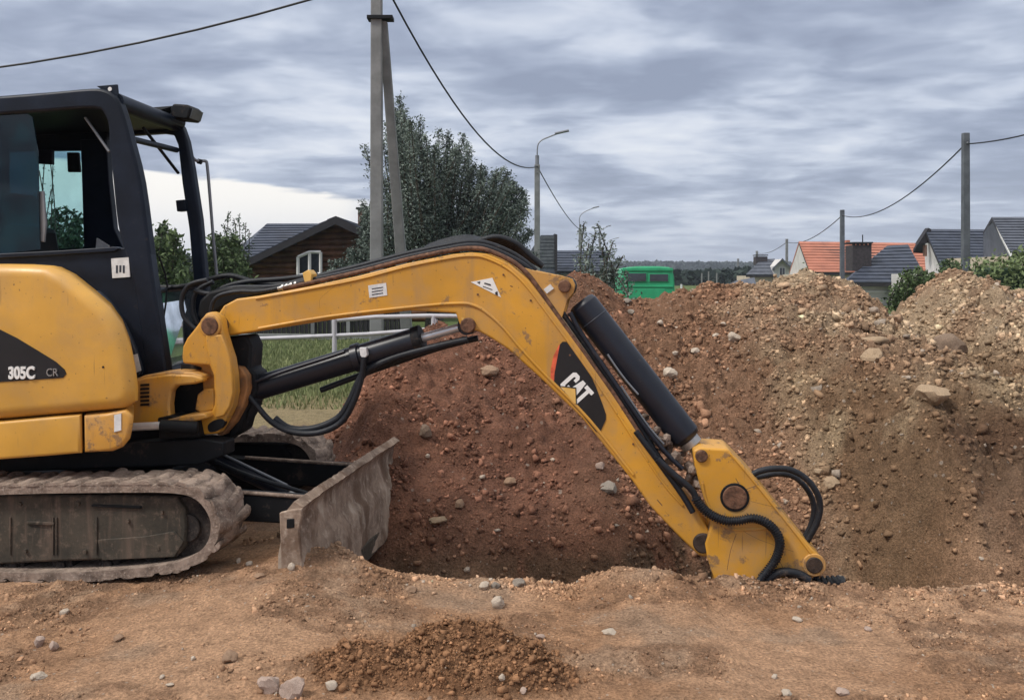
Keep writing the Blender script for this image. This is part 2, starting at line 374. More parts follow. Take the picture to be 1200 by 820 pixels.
M_stD = stone_mat('dark_boulder', (0.21, 0.15, 0.11)); M_stT = stone_mat('tan_clay', (0.36, 0.26, 0.17))

def leaf_mat(name, dark, light, tint=(0.3, 0.3, 0.2)):
    m, t, p = mat_new(name)
    at_ = t.n('ShaderNodeAttribute', attribute_name='tone').outputs['Fac']
    c = t.mix(at_, dark, light)
    setin(t, p, 'Base Color', c); setin(t, p, 'Roughness', 0.7); setin(t, p, 'Specular IOR Level', 0.2)
    return m
M_lfS = leaf_mat('silver_leaves', (0.045, 0.066, 0.055), (0.235, 0.28, 0.245))
M_lfG = leaf_mat('green_leaves', (0.035, 0.060, 0.025), (0.13, 0.18, 0.075))
M_lfD = leaf_mat('dark_leaves', (0.030, 0.052, 0.032), (0.105, 0.15, 0.080))
M_lfF = leaf_mat('far_leaves', (0.012, 0.022, 0.018), (0.035, 0.055, 0.040))
M_lfN = leaf_mat('hedge_leaves', (0.10, 0.14, 0.06), (0.21, 0.26, 0.12))
M_grass = leaf_mat('grass_blades', (0.10, 0.13, 0.055), (0.27, 0.29, 0.14))
M_bark = simple('bark', (0.075, 0.062, 0.05), 0.9, var=0.4, scale=12, bump=0.6)
M_conc = simple('pole_concrete', (0.20, 0.205, 0.205), 0.85, var=0.2, scale=3, bump=0.3, bscale=40)
M_concd = simple('pole_concrete_dark', (0.10, 0.11, 0.125), 0.85, var=0.25, scale=3, bump=0.3, bscale=40)
M_wire = simple('black_wire', (0.012, 0.012, 0.014), 0.6)
M_galv = simple('galvanised_arm', (0.20, 0.21, 0.23), 0.5, metal=0.4)
M_pipe = simple('white_pipe', (0.47, 0.46, 0.49), 0.5, var=0.12, scale=4)
M_roofb = simple('blue_slate_roof', (0.045, 0.055, 0.082), 0.6, var=0.25, scale=2)
M_roofg = simple('grey_roof', (0.085, 0.095, 0.12), 0.7, var=0.2, scale=2)
M_roofo = simple('orange_roof', (0.40, 0.155, 0.10), 0.7, var=0.16, scale=1.2)
M_wallw = simple('pale_render', (0.56, 0.54, 0.52), 0.85, var=0.12, scale=1.5)
M_wally = simple('cream_render', (0.50, 0.42, 0.33), 0.85, var=0.12, scale=1.5)
M_log = simple('brown_log', (0.125, 0.052, 0.026), 0.6, var=0.45, scale=2.5, bump=0.3, bscale=20)
M_dark = simple('dark_trim', (0.024, 0.022, 0.026), 0.6)
M_brick = simple('chimney_brick', (0.14, 0.075, 0.055), 0.85, var=0.3, scale=8)
M_brickd = simple('dark_chimney', (0.045, 0.038, 0.042), 0.8, var=0.3, scale=8)
M_trimw = simple('white_trim', (0.72, 0.71, 0.70), 0.5, var=0.05)
M_wglass = simple('house_glass', (0.03, 0.035, 0.045), 0.1, var=0.2, spec=0.8)
M_green = simple('green_van_paint', (0.030, 0.33, 0.155), 0.42, var=0.15, scale=2, dirt=0.15)
M_tyre = simple('tyre', (0.02, 0.02, 0.02), 0.85)
M_wood = simple('fence_wood', (0.10, 0.085, 0.07), 0.85, var=0.3)
M_hill = None

# ------------------------------------------------------------------ terrain
def interp(x, pts): return np.interp(x, [p[0] for p in pts], [p[1] for p in pts])
CREST = [(-2.0, 8.0, 0.0), (-1.68, 8.0, 0.14), (-1.54, 8.0, .36), (-1.25, 8.1, .73), (-1.02, 8.2, .92), (-.72, 8.3, 1.0), (-.33, 8.5, 1.03), (0, 9, 1.16), (.37, 9.6, 1.46),
         (.62, 9.9, 1.60), (.87, 10, 1.55), (1.29, 10.3, 1.31), (2.02, 10.5, 1.35), (2.52, 10.5, 1.42), (2.83, 10.5, 1.45), (3.41, 10.6, 1.53), (3.82, 10.6, 1.53), (4.08, 10.6, 1.32),
         (4.43, 10.6, 1.02), (4.69, 10.6, 1.08), (4.99, 10.6, 1.38), (5.35, 10.6, 1.59), (5.62, 10.6, 1.47), (6.1, 10.6, 1.24), (7.5, 10.6, 1.0), (10, 10.6, 0.9), (13, 10.6, 0.0)]
CX = [c[0] for c in CREST]
def crest_y(x): return np.interp(x, CX, [c[1] for c in CREST])
def crest_z(x): return np.interp(x, CX, [c[2] for c in CREST])
TOE = [(-2, 7.5), (-1.65, 7.4), (-1.1, 6.2), (-.3, 6.05), (.5, 6.15), (1.2, 6.6), (2.0, 6.9), (2.7, 6.5), (3.2, 5.8), (9, 5.6)]
EDGEZ = [(-6, -.10), (-3, -.09), (-2, -.085), (-1.45, -.01), (-1.1, .06), (-.85, .03), (-.5, -.045), (0, -.085), (.35, -.095), (.6, -.05), (.85, -.065), (1.05, -.12), (1.6, -.135), (2.2, -.14), (3, -.18), (6, -.3)]
def edge_y(x):
    return 4.80 + 0.11 * (fbm(x * 1.6, x * 0 + 3.3, 3, 5) - 0.5) * 2 + 0.07 * (fbm(x * 7, x * 0 + 1.3, 3, 6) - 0.5) * 2 + 0.55 * sstep(x, -0.85, -1.15)
def heap_mask(x, y):
    cz = crest_z(x); return np.clip(cz, 0, 1)
def cutmask(x, y, hp):
    """the cleanly dug face low on the right"""
    q = x + .5 * (fbm(x * 1.1, y * 1.1, 3, 35) - .5)
    return sstep(q, 2.0, 2.7) * sstep(hp, 1.05, .55) * sstep(y, 5.6, 6.0) * (1 - sstep(y, 9.2, 10))
def height(x, y, detail=True):
    x = np.asarray(x, float); y = np.asarray(y, float)
    wx = x + 0.35 * (fbm(x * .9, y * .9, 3, 21) - 0.5)
    gz = interp(x, EDGEZ) * (0.45 + 0.55 * sstep(y, 3.2, 4.5)) * (1 - sstep(y, 6.0, 12.0))
    g = gz + 0.05 * (fbm(x * 1.1, y * 1.9, 4, 2) - 0.5) * (1 - sstep(y, 20, 40))
    # heap
    cz, cy, ty = crest_z(wx), crest_y(wx), interp(wx, TOE)
    t = np.clip((y - ty) / np.maximum(cy - ty, .1), 0, 1)
    cut = sstep(x, 1.9, 3.1); prof = np.where(t < 1, np.power(t, 0.92 - .40 * cut), 1.0)
    back = np.clip(1 - (y - cy - 0.25) * 0.62 / np.maximum(cz, .2), 0, 1)
    hp = cz * prof * np.where(y > cy + 0.25, back, 1.0)
    hp = np.maximum(hp, 0)
    amp = sstep(hp, 0.02, 0.4)
    clm = .60 + .40 * sstep(x + 1.2 * (fbm(x, y, 3, 90) - .5), .3, 2.4)
    hrough = amp * clm * (.11 * clods(x, y, 4.5, 3, .5) + .085 * clods(x, y, 9, 4, .35) + .065 * clods(x, y, 16, 5, .25)) + amp * (0.42 * (fbm(x * 1.3, y * 1.3, 4, 7) - 0.5) + 0.10 * (fbm(x * 5, y * 5, 3, 8) - 0.5) + 0.055 * (fbm(x * 14, y * 14, 2, 9) - .5))
    crestfix = 1 - 0.45 * np.exp(-((y - cy) / .4) ** 2)
    cm = cutmask(x, y, hp)
    h = g + hp + hrough * crestfix * (1 - .3 * cm) + cm * (.34 * (fbm(x * 2.6, y * 1.2, 4, 36) - .5) + .14 * (fbm(x * 8, y * 4.5, 3, 37) - .5) + .12 * clods(x, y * .8, 3.5, 15, .45) + .05 * clods(x, y, 11, 16, .3))
    # trench
    ey = edge_y(x)
    inx = sstep(x, -1.22 + 0.08 * (fbm(y * 2, y * 0, 2, 4) - .5), -1.02)
    nearw = sstep(y, ey, ey + 0.16)
    wallfar = sstep(y, ty + 0.05, ty - 0.60 + 0.25 * (fbm(x * 1.7, y * 0, 2, 12) - .5))
    depth = 1.15 * inx * nearw * wallfar
    rw = sstep(depth, .1, .7)
    h = h - depth + rw * (0.24 * (fbm(x * 3.1, y * 2.2, 4, 31) - 0.5) + 0.10 * (fbm(x * 9, y * 7, 3, 33) - 0.5) + .07 * clods(x, y, 9, 7, .4) + .04 * clods(x, y, 18, 8, .4))
    # little loose ridge along the lip
    lip = np.exp(-((y - ey + .05) / .10) ** 2)
    h = h + lip * (0.05 * fbm(x * 4, y * 4, 3, 41) * sstep(x, .2, .6) + 0.02 * fbm(x * 7, y * 7, 2, 42) * sstep(x, -1.3, -.8))
    # dirt pushed up by the blade
    h = h + 0.05 * np.exp(-((x + .97) / .2) ** 2 - ((y - 4.70) / .14) ** 2)
    # crumbly mound in the foreground
    md = mound(x, y); h = h + md
    # tyre / bucket scrapes
    near = (1 - sstep(y, 4.8, 5.5))
    if detail:
        h = h + near * (0.016 * (fbm(x * 4 + y * 3, y * 9 - x * 2, 4, 50) - .5) + 0.008 * (fbm(x * 17, y * 23, 3, 51) - .5) + sstep(fbm(x * 1.4, y * 2.2, 3, 52), .50, .62) * (0.045 * (fbm(x * 11, y * 19, 3, 53) - .45) + .012 * clods(x, y * 1.5, 30, 14, .4)))
        h = h + sstep(md, .006, .05) * (.035 * clods(x, y, 14, 12, .3) + .018 * clods(x, y, 30, 13, .3) + 0.05 * (fbm(x * 13, y * 13, 3, 60) - .5) + 0.028 * (fbm(x * 34, y * 34, 2, 61) - .5))
    return h
def mound(x, y):
    wx = x + .09 * (fbm(x * 5, y * 5, 3, 71) - .5); wy = y + .09 * (fbm(x * 5, y * 5, 3, 72) - .5)
    a = 0.118 * np.exp(-((wx + .15) / .25) ** 2 - ((wy - 3.74) / .115) ** 2)
    b = 0.110 * np.exp(-((wx + .56) / .19) ** 2 - ((wy - 3.50) / .13) ** 2)
    c = 0.085 * np.exp(-((wx - .05) / .17) ** 2 - ((wy - 3.50) / .12) ** 2)
    d = 0.06 * np.exp(-((wx + .27) / .35) ** 2 - ((wy - 3.42) / .09) ** 2)
    return np.maximum(np.maximum(a, b), np.maximum(c, d)) * 1.0 + 0.03 * np.exp(-((wx + .3) / .5) ** 2 - ((wy - 3.55) / .22) ** 2)

def soil_colour(x, y, h):
    n1 = fbm(x * .8, y * .8, 4, 81); n2 = fbm(x * 2.7, y * 2.7, 4, 82); n3 = fbm(x * 9, y * 9, 3, 83)
    sand = np.array([.455, .290, .198]); sand2 = np.array([.37, .222, .142]); grey = np.array([.35, .25, .19])
    red = np.array([.245, .122, .083]); redd = np.array([.18, .090, .063]); tan = np.array([.40, .305, .215]); olive = np.array([.35, .265, .175]); dark = np.array([.125, .090, .062])
    grassc = np.array([.11, .145, .045]); straw = np.array([.27, .235, .14])
    def mixc(a, b, f): return a * (1 - f[..., None]) + b * f[..., None]
    o = np.ones(np.shape(x) + (3,))
    col = mixc(o * sand, o * sand2, sstep(n1, .40, .62)); col = mixc(col, o * grey, .7 * sstep(n2, .52, .7))
    # heap: red clay to the left, tan rubble to the right
    hm = sstep(y, 5.3, 6.2)
    wx = x + 1.3 * (n1 - .5) + .8 * (n2 - .5)
    hc = mixc(o * red, o * redd, sstep(n2, .4, .65)); hc = mixc(hc, o * np.array([.26, .155, .10]), .8 * sstep(wx, .3, 1.6))
    hc = mixc(hc, o * tan, sstep(wx, 1.9, 3.4) * (0.45 + .55 * sstep(n2, .35, .6)))
    cmk = cutmask(x, y, h); vs = fbm(x * 2.4, y * 1.7, 5, 38)
    hc = mixc(hc, mixc(o * olive, o * np.array([.20, .125, .075]), sstep(vs, .42, .60)), .85 * cmk)
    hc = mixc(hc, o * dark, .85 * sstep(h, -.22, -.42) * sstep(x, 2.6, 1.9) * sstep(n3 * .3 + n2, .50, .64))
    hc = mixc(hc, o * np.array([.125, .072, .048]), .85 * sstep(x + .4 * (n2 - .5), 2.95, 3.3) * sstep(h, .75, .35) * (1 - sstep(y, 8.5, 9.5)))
    col = mixc(col, hc, hm)
    # grass and trodden straw beyond the machine and around the heap
    gm = sstep(y + 1.5 * (n1 - .5), 10.6, 12.6) * sstep(crest_z(x) * sstep(y, 7, 8) * (1 - sstep(y, 13.0, 14.0)), .1, .02)
    st = sstep(y + 1.2 * (n2 - .5), 8.4, 9.6) * sstep(x, -1.5, -1.8)
    col = mixc(col, o * straw, .85 * st); 
    col = mixc(col, mixc(o * grassc, o * straw, .5 * sstep(n2, .5, .7)), gm)
    col = mixc(col, o * np.array([.095, .13, .045]), sstep(y, 14, 20))
    col = col * (np.array([1.0, .965, .91]) * hm[..., None] + np.array([1.04, .99, .89]) * (1 - hm[..., None])) * (1 - gm[..., None]) + col * gm[..., None]
    mm = sstep(mound(x, y), .012, .045)
    col = mixc(col, mixc(o * np.array([.285, .148, .078]), o * np.array([.215, .110, .058]), sstep(n3, .4, .6)), mm)
    dd = sstep(fbm(x * 1.4, y * 2.2, 3, 52), .50, .62) * (1 - hm)
    col = mixc(col, o * np.array([.25, .145, .088]), .8 * dd * (1 - mm) * sstep(n3, .35, .6))
    return col

def axis(lo, hi, st, far_lo, far_hi, g=1.12):
    a = list(np.arange(lo, hi, st)); s = st; p = a[-1]
    while p < far_hi: s *= g; p += s; a.append(p)
    s = st; p = a[0]; b = []
    while p > far_lo: s *= g; p -= s; b.append(p)
    return np.array(b[::-1] + a)
gx = axis(-2.6, 6.6, 0.0165, -3000, 3000, 1.10); gy = axis(2.75, 11.4, 0.0175, -60, 5000, 1.10)
GX, GY = np.meshgrid(gx, gy)
GZ = height(GX, GY)
far_r = sstep(GY, 60, 120); GZ = GZ * (1 - far_r)
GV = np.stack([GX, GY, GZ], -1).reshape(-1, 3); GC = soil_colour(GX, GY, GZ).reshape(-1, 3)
ny, nx = GX.shape
idx = np.arange(ny * nx).reshape(ny, nx)
quads = np.stack([idx[:-1, :-1], idx[:-1, 1:], idx[1:, 1:], idx[1:, :-1]], -1).reshape(-1, 4)
cxm = GV[quads].mean(1)
qx, qy, qz = cxm[:, 0], cxm[:, 1], cxm[:, 2]
is_mound = mound(qx, qy) > 0.018
wxx = qx + 0.35 * (fbm(qx * .9, qy * .9, 3, 21) - 0.5)
is_heap = (crest_z(wxx) > 0.03) & (qy > interp(wxx, TOE) + 0.02) & (qy < crest_y(wxx) + 0.25 + crest_z(wxx) / .62) & (qx < 12.5)
def sub(name, sel, mat, **kw):
    q = quads[sel]; u, inv = np.unique(q, return_inverse=True)
    o = fobj(name, GV[u], inv.reshape(-1, 4), mat, smooth=True, col=GC[u]); tag(o, **kw); return o
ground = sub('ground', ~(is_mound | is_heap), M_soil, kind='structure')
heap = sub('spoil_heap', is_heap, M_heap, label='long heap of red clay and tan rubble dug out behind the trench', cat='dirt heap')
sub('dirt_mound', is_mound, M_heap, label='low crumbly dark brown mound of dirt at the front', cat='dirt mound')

def hit(u, v, y0=2.6, y1=80):
    ys = np.exp(np.linspace(math.log(y0), math.log(y1), 6000)); xs = (u - 600) / F * ys; zs = EYE + (HOR - v) / F * ys
    d = zs - height(xs, ys); k = np.argmax(d < 0)
    return Vector((xs[k], ys[k], float(height(xs[k], ys[k]))))

# loose clods: thousands of small angular lumps (nobody could count them)
IV = np.array([(-1, -1, -1), (1, -1, -1), (1, 1, -1), (-1, 1, -1), (-1, -1, 1), (1, -1, 1), (1, 1, 1), (-1, 1, 1)], float) * .72
IFc = np.array([(0, 2, 1), (0, 3, 2), (4, 5, 6), (4, 6, 7), (0, 1, 5), (0, 5, 4), (1, 2, 6), (1, 6, 5), (2, 3, 7), (2, 7, 6), (3, 0, 4), (3, 4, 7)])
def scatter(name, X, Y, S, col, label=None, parent=None, mat=None, sink=0.25, flat=(.45, .9)):
    n = len(X); Z = height(X, Y); rs = np.random.RandomState(len(X))
    V = IV[None] * (1 + .8 * (rs.rand(n, 8, 1) - .5)) + .20 * rs.randn(n, 8, 3); V[:, 4:, :2] *= rs.uniform(.45, .95, (n, 1, 1))
    sc3 = np.stack([rs.uniform(.8, 1.4, n), rs.uniform(.7, 1.1, n), rs.uniform(*flat, n)], -1)[:, None]
    V = V * sc3
    a = rs.rand(n) * 6.283; b = rs.randn(n) * .7
    ca, sa, cb, sb = np.cos(a)[:, None], np.sin(a)[:, None], np.cos(b)[:, None], np.sin(b)[:, None]
    x, y, z = V[..., 0], V[..., 1], V[..., 2]
    x, z = x * cb + z * sb, -x * sb + z * cb; x, y = x * ca - y * sa, x * sa + y * ca
    V = np.stack([x, y, z], -1) * (S[:, None, None] * .5)
    V = V + np.stack([X, Y, Z + S * (.5 * .6 - sink)], -1)[:, None]
    Fc = IFc[None] + (np.arange(n) * 8)[:, None, None]
    cc = np.repeat(col[:, None], 8, 1)
    o = fobj(name, V.reshape(-1, 3), Fc.reshape(-1, 3), mat or M_clod, parent, col=cc.reshape(-1, 3))
    o['kind'] = 'stuff'
    if label: o['label'] = label
    return o
def clod_cols(X, Y, rs, bright=1.0):
    c = soil_colour(X, Y, height(X, Y)); n = len(X)
    k = rs.lognormal(0.08, .30, n)[:, None] * bright
    c = c * k; pale = rs.rand(n) < .022
    c[pale] = np.array([.44, .36, .29]) * rs.uniform(.75, 1.15, (pale.sum(), 1)); return np.clip(c, .01, .8)
rs = np.random.RandomState(5)
# heap rubble, denser and larger to the right
NH = 150000; X = rs.uniform(-1.7, 7.2, NH); Y = rs.uniform(5.6, 11.4, NH)
wx = X
keep = (rs.rand(NH) < (.13 + .87 * sstep(X + 1.6 * (fbm(X, Y, 3, 90) - .5), .2, 2.6)) * (.25 + .75 * sstep(fbm(X * 2, Y * 2, 3, 91), .38, .55))) & (Y > interp(X, TOE) - .2) & (Y < crest_y(X) + .3) & (np.abs(X / Y) < .64)
keep &= rs.rand(NH) > .70 * cutmask(X, Y, height(X, Y))
X, Y = X[keep], Y[keep]; S = rs.lognormal(math.log(.0185), .56, len(X)) * (1 + .30 * sstep(X, 2.5, 4)); S = np.clip(S, .009, .12)
print('heap clods', len(X))
c1 = scatter('rubble', X, Y, S, clod_cols(X, Y, rs), 'loose tan and red rubble covering the slope of the heap')
X = rs.uniform(-1.6, 1.2, 9000); Y = rs.uniform(5.2, 8.6, 9000); k = fbm(X * 1.6, Y * 1.6, 3, 93) > .47; X, Y = X[k], Y[k]
scatter('rubble', X, Y, np.clip(rs.lognormal(math.log(.018), .6, len(X)), .008, .08), clod_cols(X, Y, rs), 'small red clods on the left slope and trench wall')
# trench walls, right
X = rs.uniform(.8, 4.0, 7000); Y = rs.uniform(5.6, 7.6, 7000); k = (fbm(X * 2.2, Y * 2.2, 3, 94) > .50) & (rs.rand(7000) > .8 * cutmask(X, Y, height(X, Y))); X, Y = X[k], Y[k]
scatter('rubble', X, Y, np.clip(rs.lognormal(math.log(.028), .5, len(X)), .01, .09), clod_cols(X, Y, rs), 'stones and clods in the trench wall')
# lip of the trench
X = rs.uniform(-1.2, 3.2, 12000); Y = edge_y(X) + rs.randn(12000) * .10 - .06
k = rs.rand(12000) < (.15 + .85 * sstep(fbm(X * 2.5, Y * 2.5, 3, 95), .48, .60)); X, Y = X[k], Y[k]
scatter('gravel', X, Y, np.clip(rs.lognormal(math.log(.0105), .6, len(X)), .004, .045), clod_cols(X, Y, rs, .9), 'crumbs and gravel along the lip of the trench')
# foreground crumbs
X = rs.uniform(-3.2, 2.8, 42000); Y = rs.uniform(3.0, 4.8, 42000)
k = (rs.rand(42000) < .02 + .95 * sstep(fbm(X * 1.4, Y * 2.2, 3, 52), .48, .62) * sstep(fbm(X * 7, Y * 10, 2, 97), .42, .58)) & (np.abs(X / Y) < .66); X, Y = X[k], Y[k]
scatter('gravel', X, Y, np.clip(rs.lognormal(math.log(.0065), .6, len(X)), .003, .035), clod_cols(X, Y, rs, .9), 'small crumbs scattered on the sandy foreground')
# mound crumbs
X = rs.uniform(-1.0, .45, 30000); Y = rs.uniform(3.2, 4.05, 30000); k = rs.rand(30000) < sstep(mound(X, Y), .008, .06); X, Y = X[k], Y[k]
cc = np.array([.26, .137, .072]) * rs.lognormal(0, .22, (len(X), 1)); 
scatter('gravel', X, Y, np.clip(rs.lognormal(math.log(.0065), .65, len(X)), .003, .04), cc, 'dark crumbs of earth on the foreground mound')

# individual stones and boulders
def rock_mesh(seed, sub_=2):
    bm = bmesh.new(); bmesh.ops.create_icosphere(bm, subdivisions=sub_, radius=1)
    r0 = random.Random(seed); pl = [(Vector((r0.gauss(0, 1), r0.gauss(0, 1), r0.gauss(0, 1))).normalized(), r0.uniform(.55, .9)) for _ in range(11)]
    for v in bm.verts:
        d = v.co.normalized(); s = 1.0
        for n_, k in pl:
            q = d.dot(n_)
            if q * s > k: s = k / q
        v.co = d * s * (1 + .16 * mnoise.noise(d * 2.3 + Vector((seed, 0, 0))) + .07 * mnoise.noise(d * 6 + Vector((seed, 5, 0))))
    bmesh.ops.recalc_face_normals(bm, faces=bm.faces)
    me = bpy.data.meshes.new('stone'); bm.to_mesh(me); bm.free()
    me.polygons.foreach_set('use_smooth', np.ones(len(me.polygons), dtype=bool)); me.set_sharp_from_angle(angle=R(28)); return me
def stone(u, v, wpx, mat, label, flat=.7, name='stone', cat='stone', group=None, seed=None, sink=.25):
    p = hit(u, v + wpx * .25); r = wpx * .5 * p.y / F
    big = mat in (M_stT, M_stD); sink = .50 if big else sink; me = rock_mesh(int(u * 3 + v) if seed is None else seed, 3 if wpx > 18 else 2); me.materials.append(mat)
    o = link(bpy.data.objects.new(name, me)); o.scale = (r, r * .85, r * flat); o.rotation_euler = (0, 0, (u * 7 % 6.28))
    o.location = (p.x, p.y, p.z + r * flat * (1 - 2 * sink)); tag(o, label, cat, group); return o
P_, G_, B_, K_ = M_stP, M_stG, M_stB, M_stK
for a in [
    (76, 716, 13, P_, 'small pale stone alone on the sand below the track', .7), (47, 751, 17, K_, 'left stone of the touching pair on the left foreground', .9),
    (63, 756, 15, K_, 'right stone of the touching pair on the left foreground', .9), (46, 788, 22, P_, 'flat pale stone below the pair at far left', .4),
    (138, 745, 18, B_, 'flat stone at the end of a furrow, left foreground', .45), (190, 792, 9, P_, 'whitish pebble low in the left foreground, left of two', .6),
    (200, 800, 12, P_, 'flat whitish pebble at the bottom edge, right of its neighbour', .4), (226, 771, 8, P_, 'small cream pebble between two dark crumb patches', .8),
    (269, 768, 22, B_, 'half buried brown stone left of the dark mound', .7), (314, 800, 34, K_, 'big pinkish stone at the bottom edge left of the mound', .75),
    (345, 807, 34, K_, 'largest stone at the bottom edge against the mound', .85), (388, 803, 16, P_, 'white angular stone at the left foot of the mound', .9),
    (342, 664, 13, P_, 'pink-white stone lying right below the dozer blade corner', .9), (280, 657, 8, P_, 'tiny white pebble in front of the track nose', .9),
    (293, 659, 11, P_, 'flat white pebble between track and dozer blade', .6), (305, 672, 16, B_, 'flat tan stone in front of the dozer blade corner', .4),
    (568, 685, 15, P_, 'round pale stone at the trench lip, left of three', .85), (580, 685, 12, G_, 'middle stone of three at the trench lip', .8),
    (609, 680, 21, G_, 'flat grey stone on the trench lip, right of three', .5), (585, 705, 19, P_, 'cream cobble just below the three lip stones', .8),
    (714, 736, 20, P_, 'long flat cream stone right of the mound', .35), (633, 744, 12, K_, 'small pink flat stone just right of the mound top', .5),
    (588, 793, 10, P_, 'white stone stuck in the side of the dark mound', .9), (613, 808, 12, K_, 'pinkish stone at the bottom of the dark mound', .7),
    (482, 688, 17, B_, 'flat brown stone on sand below the trench lip', .5), (933, 723, 16, P_, 'flat pale stone on sand below the stick', .4),
    (1017, 735, 13, K_, 'flat pinkish stone on sand at right', .5), (908, 792, 9, P_, 'round white pebble low in the right foreground', .8),
    (987, 808, 20, K_, 'flat stone at the bottom edge on the right', .5), (921, 810, 17, P_, 'pale stone at the bottom edge left of the flat one', .6),
    (861, 394, 19, P_, 'big pale stone high on the heap slope', .75), (815, 410, 13, P_, 'white stone below and left of the big slope stone', .7),
    (791, 414, 10, P_, 'small white stone beside the black cylinder high up', .8), (786, 438, 19, P_, 'pale oval stone next to the black stick cylinder', .9),
    (774, 378, 11, P_, 'pale stone above the cylinder under the heap crest', .6), (848, 382, 10, P_, 'flat white stone above the big slope stone', .5),
    (838, 392, 11, P_, 'flat white stone left of the big slope stone', .5), (740, 365, 12, G_, 'grey stone under the crest near the green van', .6),
    (1022, 414, 32, M_stT, 'round tan clay lump on the rubble slope', .95), (1024, 392, 34, M_stT, 'wide flat clay slab above the round lump', .4),
    (1113, 396, 46, M_stD, 'large dark boulder in the right part of the heap', .75), (1092, 452, 50, M_stT, 'huge pale clay lump low on the right slope', .6),
    (704, 545, 15, K_, 'pink stone beside the boom on the lower slope', .8), (715, 570, 24, G_, 'dark grey rock close to the boom lower edge', .7),
    (538, 590, 15, B_, 'round brown stone on the red slope left of centre', .9), (598, 564, 16, B_, 'rounded red stone among clods in mid slope', .8),
    (499, 500, 22, M_stD, 'square brown clod right of the dozer blade tip', .8), (572, 433, 26, B_, 'wide lump under the boom on the red hump', .6),
    (501, 535, 7, P_, 'tiny white stone right of the dozer blade', .9), (516, 601, 30, M_stT, 'long flat tan slab on the red slope', .3),
    (547, 667, 9, P_, 'small white stone just inside the trench lip', .9), (735, 352, 13, G_, 'grey clod on the crest at the van wheel', .6),
    (975, 560, 26, M_stT, 'tan clay lump right of the looping hose', .7), (960, 548, 18, M_stT, 'smaller tan lump above the looping hose bend', .7),
    (1150, 655, 6, P_, 'white pebble in the dark end of the trench', .9), (985, 676, 15, G_, 'grey stone at the trench lip right of the stick pin', .5)]:
    stone(*a[:5], flat=a[5])
# grass beyond the machine
def grass(name, X, Y, hmin, hmax, label):
    n = len(X); Z = height(X, Y); a = np.random.rand(n) * 6.283; h = np.random.uniform(hmin, hmax, n); w_ = h * .13
    d = np.stack([np.cos(a), np.sin(a), 0 * a], -1); lean = np.random.randn(n, 3) * .25 * h[:, None]; lean[:, 2] = 0
    P = np.stack([X, Y, Z - .01], -1)
    V = np.stack([P - d * w_[:, None], P + d * w_[:, None], P + lean + np.array([0, 0, 1]) * h[:, None]], 1)
    t = np.repeat(np.random.rand(n), 3); fobj_ = fobj(name, V.reshape(-1, 3), np.arange(n * 3).reshape(-1, 3), M_grass, col=np.stack([t, t, t], -1))
    fobj_['kind'] = 'stuff'; fobj_['label'] = label; return fobj_
n = 60000; Y = 10.5 + 14 * np.random.rand(n) ** 1.3; X = -Y * np.random.uniform(.06, .40, n); k = (X < -1.9) & (np.random.rand(n) < sstep(Y, 10, 13) * .9 + .1)
grass('grass', X[k], Y[k], .03, .10, 'short green grass between the trench and the log house')
n = 7000; X = np.random.uniform(3, 14, n); Y = np.random.uniform(12.5, 26, n); grass('grass', X, Y, .1, .35, 'rough grass behind the heap')

# ------------------------------------------------------------------ excavator
TH = R(8); M0 = Vector((-1.39, 4.6, 0)); HD = Vector((math.cos(TH), -math.sin(TH), 0)); ND = Vector((math.sin(TH), math.cos(TH), 0))
def mp(u, v, w_):
    """(forward, up) of the point of the machine's lengthwise plane w_ metres in from its near side"""
    D = Vector(((u - 600) / F, 1, (HOR - v) / F)); t = (w_ + M0.dot(ND)) / D.dot(ND); P = Vector((0, 0, EYE)) + D * t
    return ((P - M0).dot(HD), P.z)
def mpl(pts, w_): return [mp(u, v, w_) for u, v in pts]
def m3(u, v, w_): s, z = mp(u, v, w_); return Vector((s, w_, z))
EX = empty('excavator', M0, -TH, 'yellow and black tracked mini excavator reaching its arm into the trench', 'excavator')
E = EX
def smooth2(pts, n=4, closed=True):
    return [(p.x, p.z) for p in catmull([(a, 0, b) for a, b in pts], n, closed)]
def offset_poly(pts, d):
    n = len(pts); out = []
    ar = sum(pts[i][0] * pts[(i + 1) % n][1] - pts[(i + 1) % n][0] * pts[i][1] for i in range(n)); sg = 1 if ar > 0 else -1
    for i in range(n):
        a, b, c = Vector(pts[i - 1]), Vector(pts[i]), Vector(pts[(i + 1) % n])
        e1, e2 = (b - a), (c - b)
        if e1.length < 1e-7 or e2.length < 1e-7: out.append(pts[i]); continue
        n1 = Vector((-e1.y, e1.x)).normalized() * sg; n2 = Vector((-e2.y, e2.x)).normalized() * sg
        m = n1 + n2; m = m.normalized() if m.length > 1e-6 else n1
        k = 1 / max(.5, m.dot(n1)); q = b + m * d * k; out.append((q.x, q.y))
    return out
def pillow(name, pts, w0, w1, r, mat, parent, k=6, taper=0.0):
    """panel with a broad rounded outer edge (outer face at w0)"""
    bm = bmesh.new(); rings = []
    for i in range(k + 1):
        a = math.pi / 2 * i / k; off = r * (1 - math.sin(a)); y = w0 + r * (1 - math.cos(a))
        q = offset_poly(pts, off); rings.append([bm.verts.new((p[0], y, p[1])) for p in q])
    for q in range(1, 7):
        y = w0 + r + (w1 - w0 - r) * q / 6
        rings.append([bm.verts.new((p[0] - taper * (y - w0 - r), y, p[1])) for p in pts])
    n = len(pts)
    for A, B in zip(rings, rings[1:]):
        for i in range(n): bm.faces.new((A[i], A[(i + 1) % n], B[(i + 1) % n], B[i]))
    bm.faces.new(rings[0]); bm.faces.new(rings[-1][::-1])
    return bm_obj(name, bm, mat, parent, smooth=50)

